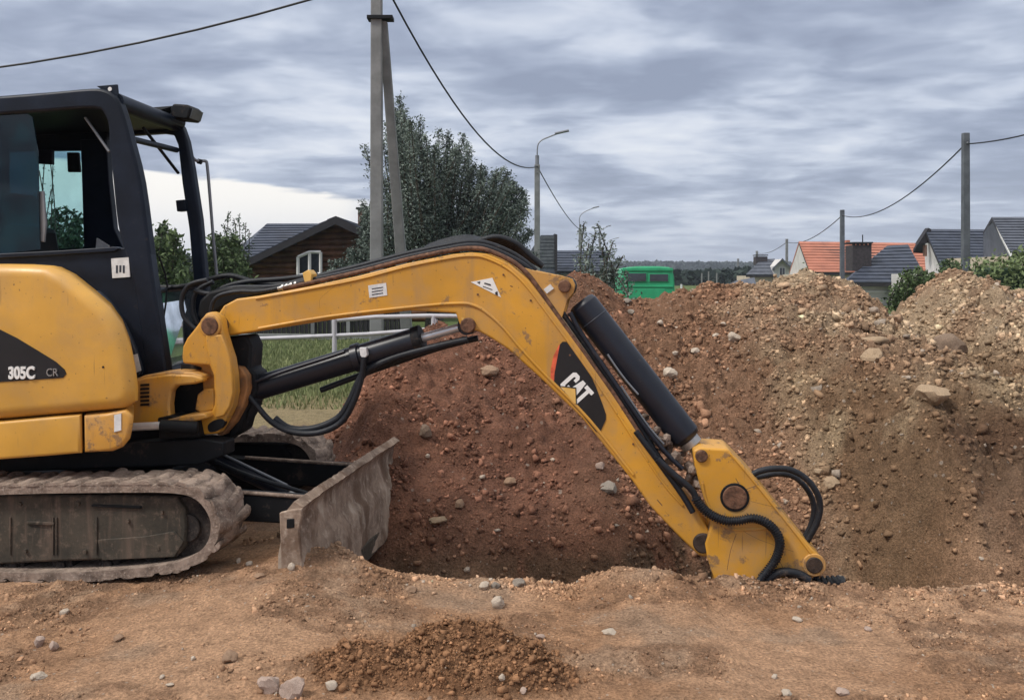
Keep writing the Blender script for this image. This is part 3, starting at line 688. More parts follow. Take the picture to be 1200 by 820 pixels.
# --- tracks
def track_path(w_):
    px = [(150, 567), (200, 567.5), (228, 573), (246, 588), (256, 610), (254, 634), (243, 651), (222, 664), (190, 672), (130, 678), (60, 681), (0, 680)]
    P = mpl(px, w_); s0, z0 = P[-1]; sT, zT = P[0]
    P += [(-1.7, z0 - .0), (-2.0, z0 + .03), (-2.2, z0 + .13), (-2.24, z0 + .27), (-2.16, z0 + .41), (-1.98, zT - .075), (-1.6, zT - .05), (-1.1, zT - .02)]
    return P
def resample(P, n):
    P = [Vector((a, b)) for a, b in P]; P.append(P[0]); L = [0]
    for a, b in zip(P, P[1:]): L.append(L[-1] + (b - a).length)
    out = []
    for i in range(n):
        d = L[-1] * i / n; k = max(j for j in range(len(L)) if L[j] <= d); k = min(k, len(P) - 2)
        q = P[k].lerp(P[k + 1], (d - L[k]) / max(1e-9, L[k + 1] - L[k])); out.append((q.x, q.y))
    return out
path0 = resample(smooth2(track_path(0.0), 6), 176)
def make_track(wn_, wf, mat=M_track):
    inner = offset_poly(path0, .045); n = len(path0); W = 7
    bm = bmesh.new(); rows = []
    for i in range(n):
        o, q = Vector(path0[i]), Vector(inner[i]); nr = (o - q).normalized(); row = []
        for j in range(W + 1):
            y = wn_ + (wf - wn_) * j / W
            d = .016 * mnoise.noise(Vector((o.x * 9, y * 9, o.y * 9))) + .013 * mnoise.noise(Vector((o.x * 30, y * 30, o.y * 30)))
            row.append(bm.verts.new((o.x + nr.x * d, y + .006 * mnoise.noise(Vector((o.x * 20, o.y * 20, 3))), o.y + nr.y * d)))
        for j in range(W, -1, -1):
            row.append(bm.verts.new((q.x, wn_ + (wf - wn_) * j / W, q.y)))
        rows.append(row)
    m = len(rows[0])
    for i in range(n):
        a, b = rows[i], rows[(i + 1) % n]
        for j in range(m): bm.faces.new((a[j], a[(j + 1) % m], b[(j + 1) % m], b[j]))
    T = bm_obj('track', bm, mat, E, smooth=60)
    # tread lugs: chunky chevron bars caked in mud
    NL = 44
    step = n / NL
    for i in range(NL):
        k = int(i * step); k2 = (k + 2) % n
        o = Vector(path0[k]); q = Vector(inner[k]); nr = (o - q).normalized(); tg = (Vector(path0[k2]) - o).normalized()
        if o.x < -2.3: continue
        bm = bmesh.new(); r0 = random.Random(i * 7 + int(wn_ * 10))
        for half in (0, 1):
            L = 5; g = []
            for j in range(L + 1):
                f = j / L; y = wn_ - .004 + (wf - wn_ + .008) * (half * .5 + f * .5); sk = (.035 if half == 0 else -.035) * (f - .5)
                hgt = (.014 + .018 * mnoise.noise(Vector((i * 3.1, y * 14, 0)))) * (.35 if o.y < .10 else 1.0); wd = .030 + .010 * mnoise.noise(Vector((i * 1.7, y * 11, 5)))
                sk += .008 * mnoise.noise(Vector((i * 5.1, y * 17, 9)))
                sec = []
                for (a, h) in ((-1.25, -.006), (-.85, .75), (-.3, 1.0), (.35, .95), (.9, .7), (1.25, -.006)):
                    p = o + tg * (a * wd + sk) + nr * (h * hgt if h > 0 else -.004); sec.append(bm.verts.new((p.x, y, p.y)))
                g.append(sec)
            for A, B in zip(g, g[1:]):
                for c in range(6): bm.faces.new((A[c], A[(c + 1) % 6], B[(c + 1) % 6], B[c]))
            bm.faces.new(g[0]); bm.faces.new(g[-1][::-1])
        bm_obj('tread_lug', bm, mat, T, smooth=50)
    return T
def wheel(name, s, z, r, w0, w1, mat, parent):
    bm = bmesh.new(); add_tube(bm, [(s, w0, z), (s, w1, z)], r, 28); add_tube(bm, [(s, w0 - .02, z), (s, w1, z)], r * .45, 20)
    return bm_obj(name, bm, mat, parent, smooth=40, bevel=.006)
for wa in (0.0, 1.45):
    T = make_track(wa, wa + .315)
    fr = [(-200, 585), (0, 580), (150, 580), (205, 582), (216, 596), (219, 615), (217, 640), (206, 653), (150, 655), (60, 658), (-200, 662)]
    FP = mpl(fr, .055)
    fpx = [(max(a, -2.0), b) for a, b in FP]
    if wa == 0: TF = prism('track_frame', fpx, .055, .32, M_tframe, E, bevel=.012)
    else: TF = prism('track_frame', fpx, wa + .06, wa + .3, M_blk, E, bevel=.012)
    ib = mp(222, 617, .1); wheel('idler', ib[0] + .0, ib[1], .165, wa + .09, wa + .27, M_trackin, TF)
    wheel('sprocket', -2.0, .19, .17, wa + .09, wa + .27, M_trackin, TF)
    if wa == 0:
        for (u, v) in ((24, 590), (92, 590), (150, 610), (30, 645), (100, 646), (190, 600), (186, 642)):
            a = m3(u, v, .05); cyl('bolt', (a.x, .040, a.z), (a.x, .058, a.z), .011, M_tframe, TF, 6, 0)
        for u in (12, 62, 66, 113): 
            s1, z1 = mp(u, 606, .05); s2, z2 = mp(u, 650, .05); box('frame_seam', (s1 - .004, .047, z2), (s1 + .004, .056, z1), M_tframe, TF, .002)
        a, b = mpl([(32, 612), (64, 614)], .05); box('frame_rib', (a[0], .043, a[1] - .008), (b[0], .057, a[1] + .008), M_tframe, TF, .003)
        a = mpl([(115, 632), (170, 628), (205, 622), (216, 634), (205, 652), (120, 656)], .05); prism('skid_plate', a, .044, .056, M_tframe, TF, .004)
        for u in (152, 153): pass
        a, b = mpl([(108, 592), (166, 593)], .05); box('frame_slot', (a[0], .042, a[1] - .006), (b[0], .057, a[1] + .006), M_blk, TF, .002)
        for u in (20, 75, 130, 185):
            s1, z1 = mp(u, 664, .12); wheel('roller', s1, z1 + .02, .06, .1, .26, M_trackin, TF)

# --- lower chassis and deck
box('chassis', (-1.75, .40, .18), (-.80, 1.43, .38), M_blk, E, .02)
cyl('slew_ring', (-1.2, .95, .40), (-1.2, .95, .70), .40, M_blk, E, 40)
a = mpl([(-230, 520), (140, 520), (235, 514), (262, 518), (262, 534), (232, 545), (-230, 553)], .45)
prism('deck_underside', [(max(p[0], -2.35), min(p[1], .78)) for p in a], .45, .60, M_blk, E, .01)

# --- yellow covers on the near side
cov = [(-230, 312), (-100, 309), (0, 309), (30, 309.5), (53, 311), (73, 321), (99, 342), (120, 360), (135, 381), (145, 407), (151, 436), (153.5, 456), (153, 471), (140, 480), (70, 486), (0, 492), (-100, 497), (-230, 503)]
covp = mpl(cov, .04)
def densify(pts, m=3):
    out = []
    for i in range(len(pts)):
        a, b = pts[i], pts[(i + 1) % len(pts)]
        for k in range(m): out.append((a[0] + (b[0] - a[0]) * k / m, a[1] + (b[1] - a[1]) * k / m))
    return out
CV = pillow('side_cover', covp, .04, .72, .07, M_yelc, E, 8, taper=.62)
lowp = [(-230, 506), (0, 494), (60, 488.5), (93.5, 486), (94, 531), (60, 534), (0, 538.5), (-230, 552)]
pillow('skirt_panel', mpl(lowp, .055), .055, .5, .018, M_yelc, E, 5, taper=.60)
corn = [(97, 487), (125, 484), (146, 480), (154, 488), (153, 500), (150, 514), (142, 524), (130, 529), (97.5, 530.5)]
pillow('corner_cover', mpl(corn, .055), .055, .6, .022, M_yeld, E, 5, taper=.60)
a = mpl([(134, 486), (142, 484), (142, 504), (134, 506)], .052); prism('warning_sticker', a, .050, .0555, M_white, E, 0)
# black name decal with the model number
dec = [(-120, 360), (-60, 366), (-20, 379), (0, 386), (20, 396), (45, 411), (66, 424), (76, 433), (78, 438), (74, 442.5), (60, 443.5), (0, 447.5), (-120, 452)]
DC = prism('name_decal', mpl(dec, .04), .0365, .0405, M_decal, E, 0)
def text(name, s, u, v, hpx, w_, mat, parent, ang=0.0, squash=1.0, bold=.02, plane_off=.004, shear=0.0):
    cu = bpy.data.curves.new(name, 'FONT'); cu.body = s; cu.size = 1.0; cu.extrude = .004; cu.offset = bold; cu.shear = shear; cu.materials.append(mat)
    s0, z0 = mp(u, v, w_); _, z1 = mp(u, v - hpx, w_); k = (z1 - z0) / .70
    o = link(bpy.data.objects.new(name, cu), parent)
    o.matrix_basis = Matrix.Translation((s0, w_ - plane_off, z0)) @ Matrix.Rotation(-ang, 4, 'Y') @ Matrix(((k * squash, 0, 0, 0), (0, 0, -1, 0), (0, k, 0, 0), (0, 0, 0, 1)))
    me = bpy.data.meshes.new_from_object(o); mb = o.matrix_basis.copy(); bpy.data.objects.remove(o)
    o = link(bpy.data.objects.new(name, me), parent); o.matrix_basis = mb
    return o
text('lettering', '305C', 10.5, 443.3, 13.5, .036, M_print, DC, ang=R(1.5), squash=.80, bold=.035)
text('lettering', 'CR', 55, 440.5, 9.0, .036, M_steel, DC, ang=R(1.5), squash=.90, bold=.0)
cv = m3(121, 430, .04); cyl('cover_lock', (cv.x, .037, cv.z), (cv.x, .042, cv.z), .006, M_blk, E, 12, 0)

# --- cab
WN, WF = .72, 1.68
CAB = empty('cab', (0, 0, 0), 0, parent=E)
def cabp(pts, w_): return mpl(pts, w_)
# near side frame: roof rail + front pillar (one bent section)
outer = [(-200, 126), (0, 112.5), (60, 107.5), (105, 103.5), (122, 105), (133, 111), (139, 120), (146, 141), (152, 164), (164, 213), (175.6, 299), (184, 360), (191, 405), (196, 440)]
inner = [(170, 440), (165, 400), (155, 330), (144, 290), (137, 262), (131, 205), (127, 170), (126.5, 150), (122, 135), (110, 127), (60, 130), (0, 134), (-200, 147)]
o3 = smooth2(cabp(outer, WN), 3, False); i3 = smooth2(cabp(inner, WN), 3, False)
prism('cab_frame', o3 + i3, WN, WN + .085, M_cab, CAB, .018, seg=3)
# inner second post and the slit beside it
a = cabp([(100, 165), (130, 165), (133, 212), (139, 268), (150, 292), (104, 292), (102, 225)], WF - .0)
prism('door_post', a, WF - .06, WF - .0, M_cab, CAB, .006)
# lower side wall, curved grey panel
lowc = [(-200, 305), (0, 299), (130, 291), (170, 290), (176, 299), (186, 370), (196, 440), (150, 446), (130, 446), (-200, 446)]
prism('side_wall', cabp(lowc, WN), WN + .006, WN + .07, M_cab, CAB, .004)
sill = [(-200, 303), (0, 297), (70, 293.5), (134, 289), (140, 291), (134, 295), (70, 299), (0, 303), (-200, 310)]
prism('window_sill', cabp(sill, WN - .012), WN - .016, WN + .05, M_cab, CAB, .006)
pan = [(112, 340), (128, 352), (142, 372), (154, 396), (162, 418), (166, 437), (152, 442), (145, 410), (134, 384), (120, 362)]
prism('corner_panel', smooth2(cabp(pan, WN - .012), 3), WN - .02, WN + .02, M_cabl, CAB, .008)
a = cabp([(154, 416), (161, 414.5), (165.5, 434), (157.5, 437.5)], WN - .022); prism('sticker', a, WN - .025, WN - .0195, M_white, CAB, 0)
stk = prism('notice_sticker', cabp([(130.5, 303), (151, 301.5), (152.5, 324.5), (132, 326)], WN + .003), WN - .0005, WN + .0065, M_white, CAB, 0)
for q, (uu, h) in enumerate(((136, 9), (140, 8), (144, 9))):
    a = mpl([(uu, 311), (uu + 2.2, 311), (uu + 2.2, 311 + h), (uu, 311 + h)], WN); prism('print_mark', a, WN - .002, WN - .0003, M_cabl, stk, 0)
# panes on the near side
a = cabp([(-200, 145), (0, 134), (30, 132), (38, 137), (45, 180), (47, 292), (0, 298), (-200, 305)], WN + .03); PN = prism('side_pane', a, WN + .028, WN + .034, M_glassd, CAB, 0)
a = cabp([(44, 225), (52, 224), (55, 262), (53, 284), (48, 283)], WN + .05); prism('window_catch', a, WN + .04, WN + .055, M_galv, CAB, .004)
# far side frame with its window opening
hd = [(-120, 120), (36, 118), (100, 120), (150, 128), (150, 140), (130, 176), (42, 177), (-120, 180)]
fo = [(-260, 150), (-100, 140), (60, 134), (130, 132), (185, 133), (204, 139), (213, 148), (219, 165), (225, 197), (234, 256), (240, 320), (243, 350), (244, 420), (228, 420), (227, 340), (221, 268), (213, 215), (208, 170), (203, 158), (190, 156), (127, 160), (101, 166), (-100, 176), (-260, 180)]
prism('cab_frame', cabp(fo, WF), WF, WF + .075, M_cab, CAB, .016, seg=3)
prism('window_header', cabp([(-260, 140), (126, 140), (126, 176), (42, 177), (-260, 180)], WF - .02), WF - .03, WF + .02, M_cab, CAB, .006)
prism('far_wall', cabp([(-260, 293), (105, 291), (130, 330), (226, 338), (229, 425), (-260, 425)], WF), WF, WF + .05, M_cab, CAB, .004)
a = cabp([(-260, 178), (100, 177), (103, 292), (-260, 294)], WF + .02); prism('side_pane', a, WF + .02, WF + .026, M_glass, CAB, 0)
prism('window_bar', cabp([(-34, 178), (-5, 178), (-5, 294), (-34, 294)], WF), WF - .01, WF + .03, M_cab, CAB, .006)
# roof
rf = cabp([(-200, 124), (0, 111), (104, 103), (120, 105), (131, 112), (128, 122), (-200, 142)], WN + .05)
prism('roof', rf, WN + .07, WF + .03, M_cab, CAB, .02, seg=3)
# front header joins the two pillars; second bar = top edge of the raised windscreen
A_ = m3(135, 119, WN + .04); B_2 = m3(206, 146, WF + .03)
bm = bmesh.new(); add_tube(bm, [A_, B_2], .055, 12); bm_obj('front_header', bm, M_cab, CAB, smooth=50)
A2 = m3(146, 161, WN + .07); B2 = m3(207, 176, WF); tube('windscreen_bar', [A2, B2], .020, M_cab, CAB, 10, 1)
tube('gas_strut', [m3(168, 150, WF - .45), m3(209, 203, WF - .02)], .011, M_blk, CAB, 8, 1)
tube('gas_strut', [m3(100, 138, WN + .12), m3(128, 178, WN + .1)], .009, M_galv, CAB, 8, 1)
# lower windscreen: glass between the pillars, below the opening
A3, B3 = m3(183, 341, WN + .08), m3(229, 336, WF - .01); A4, B4 = m3(195, 436, WN + .08), m3(232, 425, WF - .01)
bm = bmesh.new(); v = [bm.verts.new(p) for p in (A3, B3, B4, A4)] + [bm.verts.new(p - Vector((.008, 0, 0))) for p in (A3, B3, B4, A4)]
for f in ((0, 1, 2, 3), (7, 6, 5, 4), (0, 4, 5, 1), (1, 5, 6, 2), (2, 6, 7, 3), (3, 7, 4, 0)): bm.faces.new([v[i] for i in f])
bm_obj('windscreen', bm, M_glassf, CAB); tube('windscreen_bar', [A3, B3], .018, M_cab, CAB, 10, 1)
tube('windscreen_bar', [A4, B4], .03, M_cab, CAB, 10, 1)
tube('wiper', [m3(186, 300, WN + .2), m3(196, 335, WN + .25), m3(189, 389, WN + .15)], .006, M_blk, CAB, 6, 3)
tube('wiper', [m3(176, 290, WN + .08), m3(184, 330, WN + .12), m3(188, 392, WN + .1)], .007, M_blk, CAB, 6, 3)
prism('pillar_catch', cabp([(206.5, 235), (217, 234), (218.5, 247), (208, 248)], WF - .02), WF - .03, WF + .03, M_cab, CAB, .004)
prism('roof_lug', [*cabp([(113, 101), (137, 99), (139, 119), (128, 112)], WN + .03)], WN + .03, WN + .045, M_cab, CAB, .002)
lg = m3(128.5, 104.5, WN + .026); cyl('lug_hole', (lg.x, WN + .027, lg.z), (lg.x, WN + .047, lg.z), .013, M_print, CAB, 14, 0)
# interior: seat, console, levers, mirror
SE = box('seat', (-2.02, .98, 1.06), (-1.52, 1.45, 1.20), M_blk, CAB, .04)
bm = bmesh.new(); add_prism(bm, [(-2.10, 1.15), (-1.93, 1.15), (-2.06, 1.90), (-2.20, 1.90)], 1.0, 1.44); bm_obj('seat_back', bm, M_blk, CAB, smooth=30, bevel=.04)
box('head_rest', (-2.25, 1.10, 1.92), (-2.13, 1.34, 2.12), M_blk, CAB, .03)
box('console', (-1.75, 1.5, 1.0), (-1.3, 1.62, 1.38), M_blk, CAB, .02); tube('lever', [(-1.42, 1.55, 1.36), (-1.38, 1.53, 1.52)], .012, M_blk, CAB, 8, 1)
box('rear_blind', (-2.62, .85, 1.2), (-2.55, 1.6, 2.5), M_cab, CAB, .02)
prism('rear_mirror', cabp([(80, 179), (93, 179), (95, 202), (81, 202)], WF - .03), WF - .05, WF - .02, M_blk, CAB, .006)
prism('sun_visor', cabp([(42, 176), (62, 176), (62, 193), (44, 192)], WF - .12), WF - .13, WF - .1, M_cabl, CAB, .004)
prism('door_corner_bracket', cabp([(97, 292), (112, 276), (128, 290), (128, 294)], WF - .03), WF - .05, WF, M_blk, CAB, .004)
prism('document', cabp([(113, 291), (114, 279), (128, 288), (127, 292)], WF - .08), WF - .09, WF - .07, M_white, CAB, .002)
# work light on the roof corner
WL = m3(218, 133, WF - .05)
bm = bmesh.new(); add_prism(bm, [(-.065, -.045), (-.075, .02), (-.05, .055), (.055, .045), (.085, .02), (.06, -.06)], -.09, .09); 
wl = bm_obj('work_light', bm, M_blk, E, smooth=30, bevel=.012); wl.location = WL
bm = bmesh.new(); add_prism(bm, [(.066, -.045), (.088, .018), (.094, .016), (.072, -.05)], -.075, .075); bm_obj('lens', bm, M_lamp, wl, smooth=30)
tube('light_cable', [m3(203, 128, WF - .1), m3(201, 135, WF - .1), m3(206, 141, WF - .05), m3(208, 150, WF)], .007, M_steel, E, 6, 4)
bm = bmesh.new(); A5 = m3(165, 127, WF - .35); B5 = m3(205, 124, WF - .08); C5 = m3(203, 134, WF - .05); D5 = m3(180, 131, WF - .3)
pts5 = [A5, B5, C5, D5]; vv = [bm.verts.new(p) for p in pts5] + [bm.verts.new(p + Vector((0, .03, 0))) for p in pts5]
for f in ((0, 1, 2, 3), (7, 6, 5, 4), (0, 4, 5, 1), (1, 5, 6, 2), (2, 6, 7, 3), (3, 7, 4, 0)): bm.faces.new([vv[i] for i in f])
bm_obj('light_bracket', bm, M_blk, E)
tube('light_cable', [m3(140, 121, WN + .1), m3(170, 131, WN + .5), m3(203, 141, WF)], .006, M_blk, E, 6, 3)
tube('mirror_arm', [m3(221, 178, WF + .06), m3(228, 187, WF + .1), m3(234, 189, WF + .15), m3(241, 189, WF + .2), m3(243, 196, WF + .2), m3(246, 230, WF + .2), m3(250, 280, WF + .2), m3(254, 322, WF + .2)], .012, M_galv, E, 8, 3)
bm = bmesh.new(); add_tube(bm, [m3(232, 189, WF + .15), m3(236, 190, WF + .15)], .02, 10); bm_obj('mirror_clamp', bm, M_blk, E, smooth=40)
# hand-rail / hose bundle over the boom foot
HW = 1.0
for k, pts in enumerate([
    [(176, 336), (200, 337), (225, 334), (243, 328), (270, 323), (300, 331), (340, 334)],
    [(243, 350), (262, 337), (290, 330), (330, 327), (372, 322)],
    [(228, 340), (246, 344), (275, 337), (320, 336), (362, 327)],
    [(246, 372), (252, 350), (275, 342), (310, 341), (358, 330)]]):
    tube('hose', [m3(a, b, HW - .1 * k) for a, b in pts], .017 - .001 * k, M_hose, E, 8, 4)
tube('hose', [m3(a, b, .78) for a, b in [(243, 328), (222, 334), (213, 350), (216, 372), (232, 388), (245, 396)]], .015, M_hose, E, 8, 5)
tube('hose', [m3(a, b, .86) for a, b in [(250, 330), (232, 340), (226, 356), (230, 376), (244, 392)]], .015, M_hose, E, 8, 5)
prism('foot_guard', mpl([(232, 368), (235, 352), (246, 341), (266, 336), (300, 335), (330, 338), (300, 348), (268, 358), (250, 369), (240, 380)], .8), .78, .98, M_blk, E, .02)

# --- deck casting and swing bracket
DK = prism('deck_casting', mpl([(153, 447), (170, 442), (200, 438), (226, 439), (236, 442), (238, 447), (228, 450), (206, 452), (200, 458), (198, 474), (199, 488), (203, 493), (203, 500), (153, 498)], .45), .45, .52, M_yel, E, .012)
prism('deck_plate', mpl([(153, 446), (170, 439.5), (200, 435.5), (226, 436.5), (236, 440), (238, 445), (226, 445), (153, 449)], .46), .46, .75, M_yeld, DK, .008)
prism('deck_shade_plate', mpl([(196, 448), (252, 446), (252, 488), (198, 490)], .60), .60, .64, M_blk, E, 0)  # black plates added as painted shade behind the casting and bracket openings
prism('deck_shade_plate', mpl([(212, 427), (249, 427), (249, 450), (212, 450)], .62), .62, .66, M_blk, E, 0)
for i in range(6):
    v0 = 450 + i * 4.6; a = mpl([(164.5, v0), (174.5, v0 - .6), (174.5, v0 + 2.0), (164.5, v0 + 2.6)], .445); prism('grille_slot', a, .443, .4515, M_blk, DK, 0)
a = mpl([(176, 497), (214, 487), (240, 484), (243, 490), (215, 497), (186, 503)], .42); prism('lower_arm', a, .42, .7, M_yeld, E, .01)
a = mpl([(200, 448), (238, 446), (262, 448), (262, 510), (200, 512)], .8); prism('swing_post', a, .85, 1.1, M_blk, E, .01)
cA, cB = m3(148, 500.5, .34), m3(188, 498.5, .36); cyl('swing_rod', cA, cB, .023, M_chrome, E); cB2 = m3(232, 501, .42)
cyl('swing_cylinder', cB, cB2, .036, M_blk, E)
prism('cylinder_shroud', mpl([(186, 489), (200, 486), (216, 488), (232, 492), (236, 512), (188, 514)], .46), .44, .6, M_blk, E, .01)
sb = [(236, 374), (241, 367), (247, 365.5), (254, 368), (259, 375), (261, 388), (266, 405), (271, 420), (274, 440), (275, 460), (272, 476), (266, 489), (260, 500), (255, 508), (232, 510), (230, 497), (234, 488), (247, 483), (251, 474), (250, 440), (245, 428), (214, 426), (213, 418), (214, 406), (219, 396), (228, 385)]
SB = prism('swing_bracket', mpl(sb, .50), .50, .58, M_yel, E, .012, seg=3)
prism('bracket_cheek', [(a, b) for a, b in mpl(sb, .92)], .92, 1.0, M_yel, SB, .012)
prism('bracket_web', mpl([(240, 400), (262, 400), (272, 430), (274, 470), (264, 500), (246, 506), (238, 500), (250, 470), (247, 428), (232, 424)], .7), .58, .92, M_yeld, SB, .01)
prism('bracket_column', mpl([(241, 392), (260, 392), (267, 408), (271, 422), (273, 440), (274, 460), (270, 476), (263, 487), (252, 490), (254, 470), (252, 440), (247, 425), (243, 410)], .49), .482, .503, M_yel, SB, .008)
prism('bracket_lobe', mpl([(231, 462), (240, 455), (250, 455), (252, 480), (236, 484), (228, 480)], .52), .52, .9, M_yel, SB, .01)
prism('bracket_hole', smooth2(mpl([(244, 498), (252, 492), (261, 491), (263, 497), (256, 504), (246, 506)], .497), 3), .493, .53, M_blk, SB, 0)
a = m3(246.5, 382, .49); cyl('pin_boss', (a.x, .483, a.z), (a.x, .502, a.z), .066, M_yeld, SB, 28, .006); cyl('pin', (a.x, .475, a.z), (a.x, 1.03, a.z), .052, M_rust, SB, 24, .006)
for (u, v) in ((253, 409), (250, 423), (262, 470)):
    a = m3(u, v, .49); cyl('bolt', (a.x, .492, a.z), (a.x, .502, a.z), .010, M_rust, SB, 6, 0)
prism('bracket_rim', mpl([(273, 428), (284, 430), (291, 440), (292, 455), (287, 475), (276, 495), (262, 510), (255, 509), (266, 490), (275, 470), (276, 450)], .62), .60, .74, M_rustp, SB, .01)
prism('cylinder_cradle', mpl([(262, 395), (292, 392), (298, 405), (296, 432), (303, 436), (305, 455), (292, 480), (285, 505), (268, 515), (280, 480), (276, 430)], .7), .66, .84, M_blk, SB, .015)

# --- boom
BW0, BW1 = .62, .88
up = [(252, 373), (262, 358), (277, 350), (303, 346.5), (361, 335.5), (420, 323), (478, 308), (531, 297.5), (552, 295.5), (570, 297), (596, 308), (619, 327), (642, 356.5), (683, 412), (720, 465), (780, 557), (802, 579), (818, 600), (834, 627), (837, 637), (834, 648), (826, 653), (818, 650), (794, 627), (761, 592), (740, 562), (683, 491), (631, 441), (595, 409), (575, 396), (562, 389), (556, 387), (549, 390), (541, 386), (537, 376), (534, 367), (480, 364), (385, 375), (303, 388), (265, 394), (250, 392), (243, 384)]
BM = prism('boom', mpl(up, BW0), BW0, BW1, M_yel, E, .012, seg=3)
def strip(name, pts, w_, r, mat, parent, sm=4):
    if name == 'scratch': r *= .6; w_ += .0012
    return tube(name, [m3(a, b, w_) for a, b in pts], r, mat, parent, 8, sm)
strip('weld_rib', [(300, 350), (361, 339), (420, 327.5), (478, 312.5), (531, 302), (553, 300), (568, 302), (592, 313), (613, 331), (636, 360), (677, 416), (714, 470), (772, 559), (800, 592)], BW0 - .001, .0075, M_yel, BM)
strip('weld_rib', [(303, 385), (385, 371), (480, 360), (536, 355.5), (556, 358), (572, 367.5), (590, 384), (612, 410), (640, 440), (690, 491), (742, 556)], BW0 - .001, .010, M_yel, BM)
# hydraulic pipes along its back
strip('boom_pipe', [(340, 334), (361, 329), (420, 316), (478, 301), (531, 290), (552, 287.5), (572, 290), (600, 302), (622, 317), (640, 340), (660, 368), (700, 425), (740, 484), (772, 535), (800, 570)], BW0 + .05, .015, M_hose, BM)
strip('boom_pipe', [(332, 338), (361, 332), (420, 319), (478, 304), (531, 293), (553, 291), (570, 293), (598, 305), (618, 321), (638, 348), (680, 408), (718, 460), (760, 525), (790, 570)], BW0 + .015, .014, M_rust, BM)
strip('boom_pipe', [(340, 332), (420, 312), (478, 297), (531, 286), (552, 283.5), (574, 286), (604, 299), (628, 317)], BW0 + .15, .016, M_hose, BM)
# bundle of slack hoses beyond the bend of the boom
for k in range(6):
    o = k * 3.2; strip('slack_hose', [(480 + 3 * k, 298), (505, 293 - o * .3), (545, 287 - o * .55), (580, 280 + k * 1.6 - 2), (604, 285 + k * 1.5), (620, 298 + k), (636, 312)], BW1 + .03 + .03 * k, .018, M_hose, BM, 5)
bm = bmesh.new()
for j, (u, v) in enumerate([(331, 337), (336, 336), (341, 334.6), (346, 333.4)]): add_tube(bm, [m3(u, v, BW0 + .05), m3(u + 2.4, v - .6, BW0 + .05)], .020, 10)
bm_obj('hose_coupling', bm, M_steel, BM, smooth=40)
bm = bmesh.new(); add_tube(bm, [m3(326, 338.4, BW0 + .05), m3(362, 329, BW0 + .05)], .013, 10); bm_obj('hose_coupling', bm, M_steel, BM, smooth=40)
prism('pipe_clamp', mpl([(355, 320), (362, 316), (366, 321), (365, 330), (358, 333)], BW0 + .02), BW0 + .01, BW0 + .1, M_triy, BM, .004)
strip('scratch', [(395, 333), (383, 343), (375, 351), (375, 361)], BW0 + .001, .004, M_rust, BM)
# stickers
prism('plate_sticker', mpl([(431.5, 334.5), (452.5, 331.5), (454, 346), (433, 349)], BW0), BW0 - .003, BW0 + .001, M_white, BM, 0)
for k in range(3):
    prism('print_mark', mpl([(436, 338 + k * 3.4), (449, 336 + k * 3.4), (449, 337 + k * 3.4), (436, 339 + k * 3.4)], BW0), BW0 - .0045, BW0 - .0028, M_cabl, BM, 0)
TS = prism('warning_triangle', mpl([(551.7, 330.5), (577, 325.5), (587.3, 348.5)], BW0), BW0 - .003, BW0 + .001, M_print, BM, 0)
for q in ([(559, 330.5), (563, 329.6), (562, 333)], [(568, 331), (575, 333), (575.5, 335), (567.5, 332.6)], [(580, 343), (583, 341), (583.5, 346), (581, 345.5)], [(566, 335), (577, 339), (577, 340), (566, 336)]):
    prism('print_mark', mpl(q, BW0), BW0 - .0045, BW0 - .0028, M_ink, TS, 0)
prism('small_sticker', mpl([(637, 339), (645, 333), (649, 338), (641, 344)], BW0 + .02), BW0 + .012, BW0 + .02, M_white, BM, 0)
# boom side logo
def z7(pts): return mpl([(630 + a / 6.31, 390 + b / 6.31) for a, b in pts], BW0)
LG = prism('logo_decal', z7([(165, 85), (185, 65), (215, 65), (240, 90), (330, 210), (400, 330), (432, 400), (470, 500), (505, 600), (505, 640), (462, 735), (430, 728), (330, 605), (230, 500), (122, 372), (125, 300), (145, 190)]), BW0 - .0035, BW0 + .001, M_decal, BM, 0)
prism('logo_stripe', z7([(158, 88), (165, 85), (145, 190), (125, 300), (121, 371), (97, 340), (97, 270), (118, 170)]), BW0 - .003, BW0 + .001, M_red, BM, 0)
ex_, ey_ = (.67, .74), (.74, -.67)
def lt(pts, ox): return z7([(160 + (ox + a) * 1.04 * ex_[0] + b * 1.13 * ey_[0], 388 + (ox + a) * 1.04 * ex_[1] + b * 1.13 * ey_[1]) for a, b in pts])
Lc = [(14, 0), (50, 0), (66, 14), (66, 48), (42, 48), (42, 30), (30, 26), (26, 34), (26, 106), (31, 114), (40, 114), (42, 106), (42, 92), (66, 92), (66, 124), (50, 140), (14, 140), (-2, 124), (-2, 14)]
La = [(0, 0), (24, 0), (29, 28), (51, 28), (56, 0), (81, 0), (56, 138), (24, 138)]
Lt = [(22, 0), (48, 0), (48, 112), (72, 112), (72, 138), (-3, 138), (-3, 112), (22, 112)]
prism('letter', lt(Lc, 0), BW0 - .0055, BW0 - .003, M_print, LG, 0)
prism('letter', lt(La, 62), BW0 - .0055, BW0 - .003, M_print, LG, 0)
prism('letter', lt(Lt, 134), BW0 - .0055, BW0 - .003, M_print, LG, 0)
prism('logo_triangle', z7([(172, 396), (284, 408), (286, 532)]), BW0 - .008, BW0 - .0052, M_triy, LG, 0)
prism('logo_edge', z7([(165, 390), (286, 402), (291, 540), (284, 532), (280, 411), (172, 397)]), BW0 - .0085, BW0 - .0051, M_decal, LG, 0)
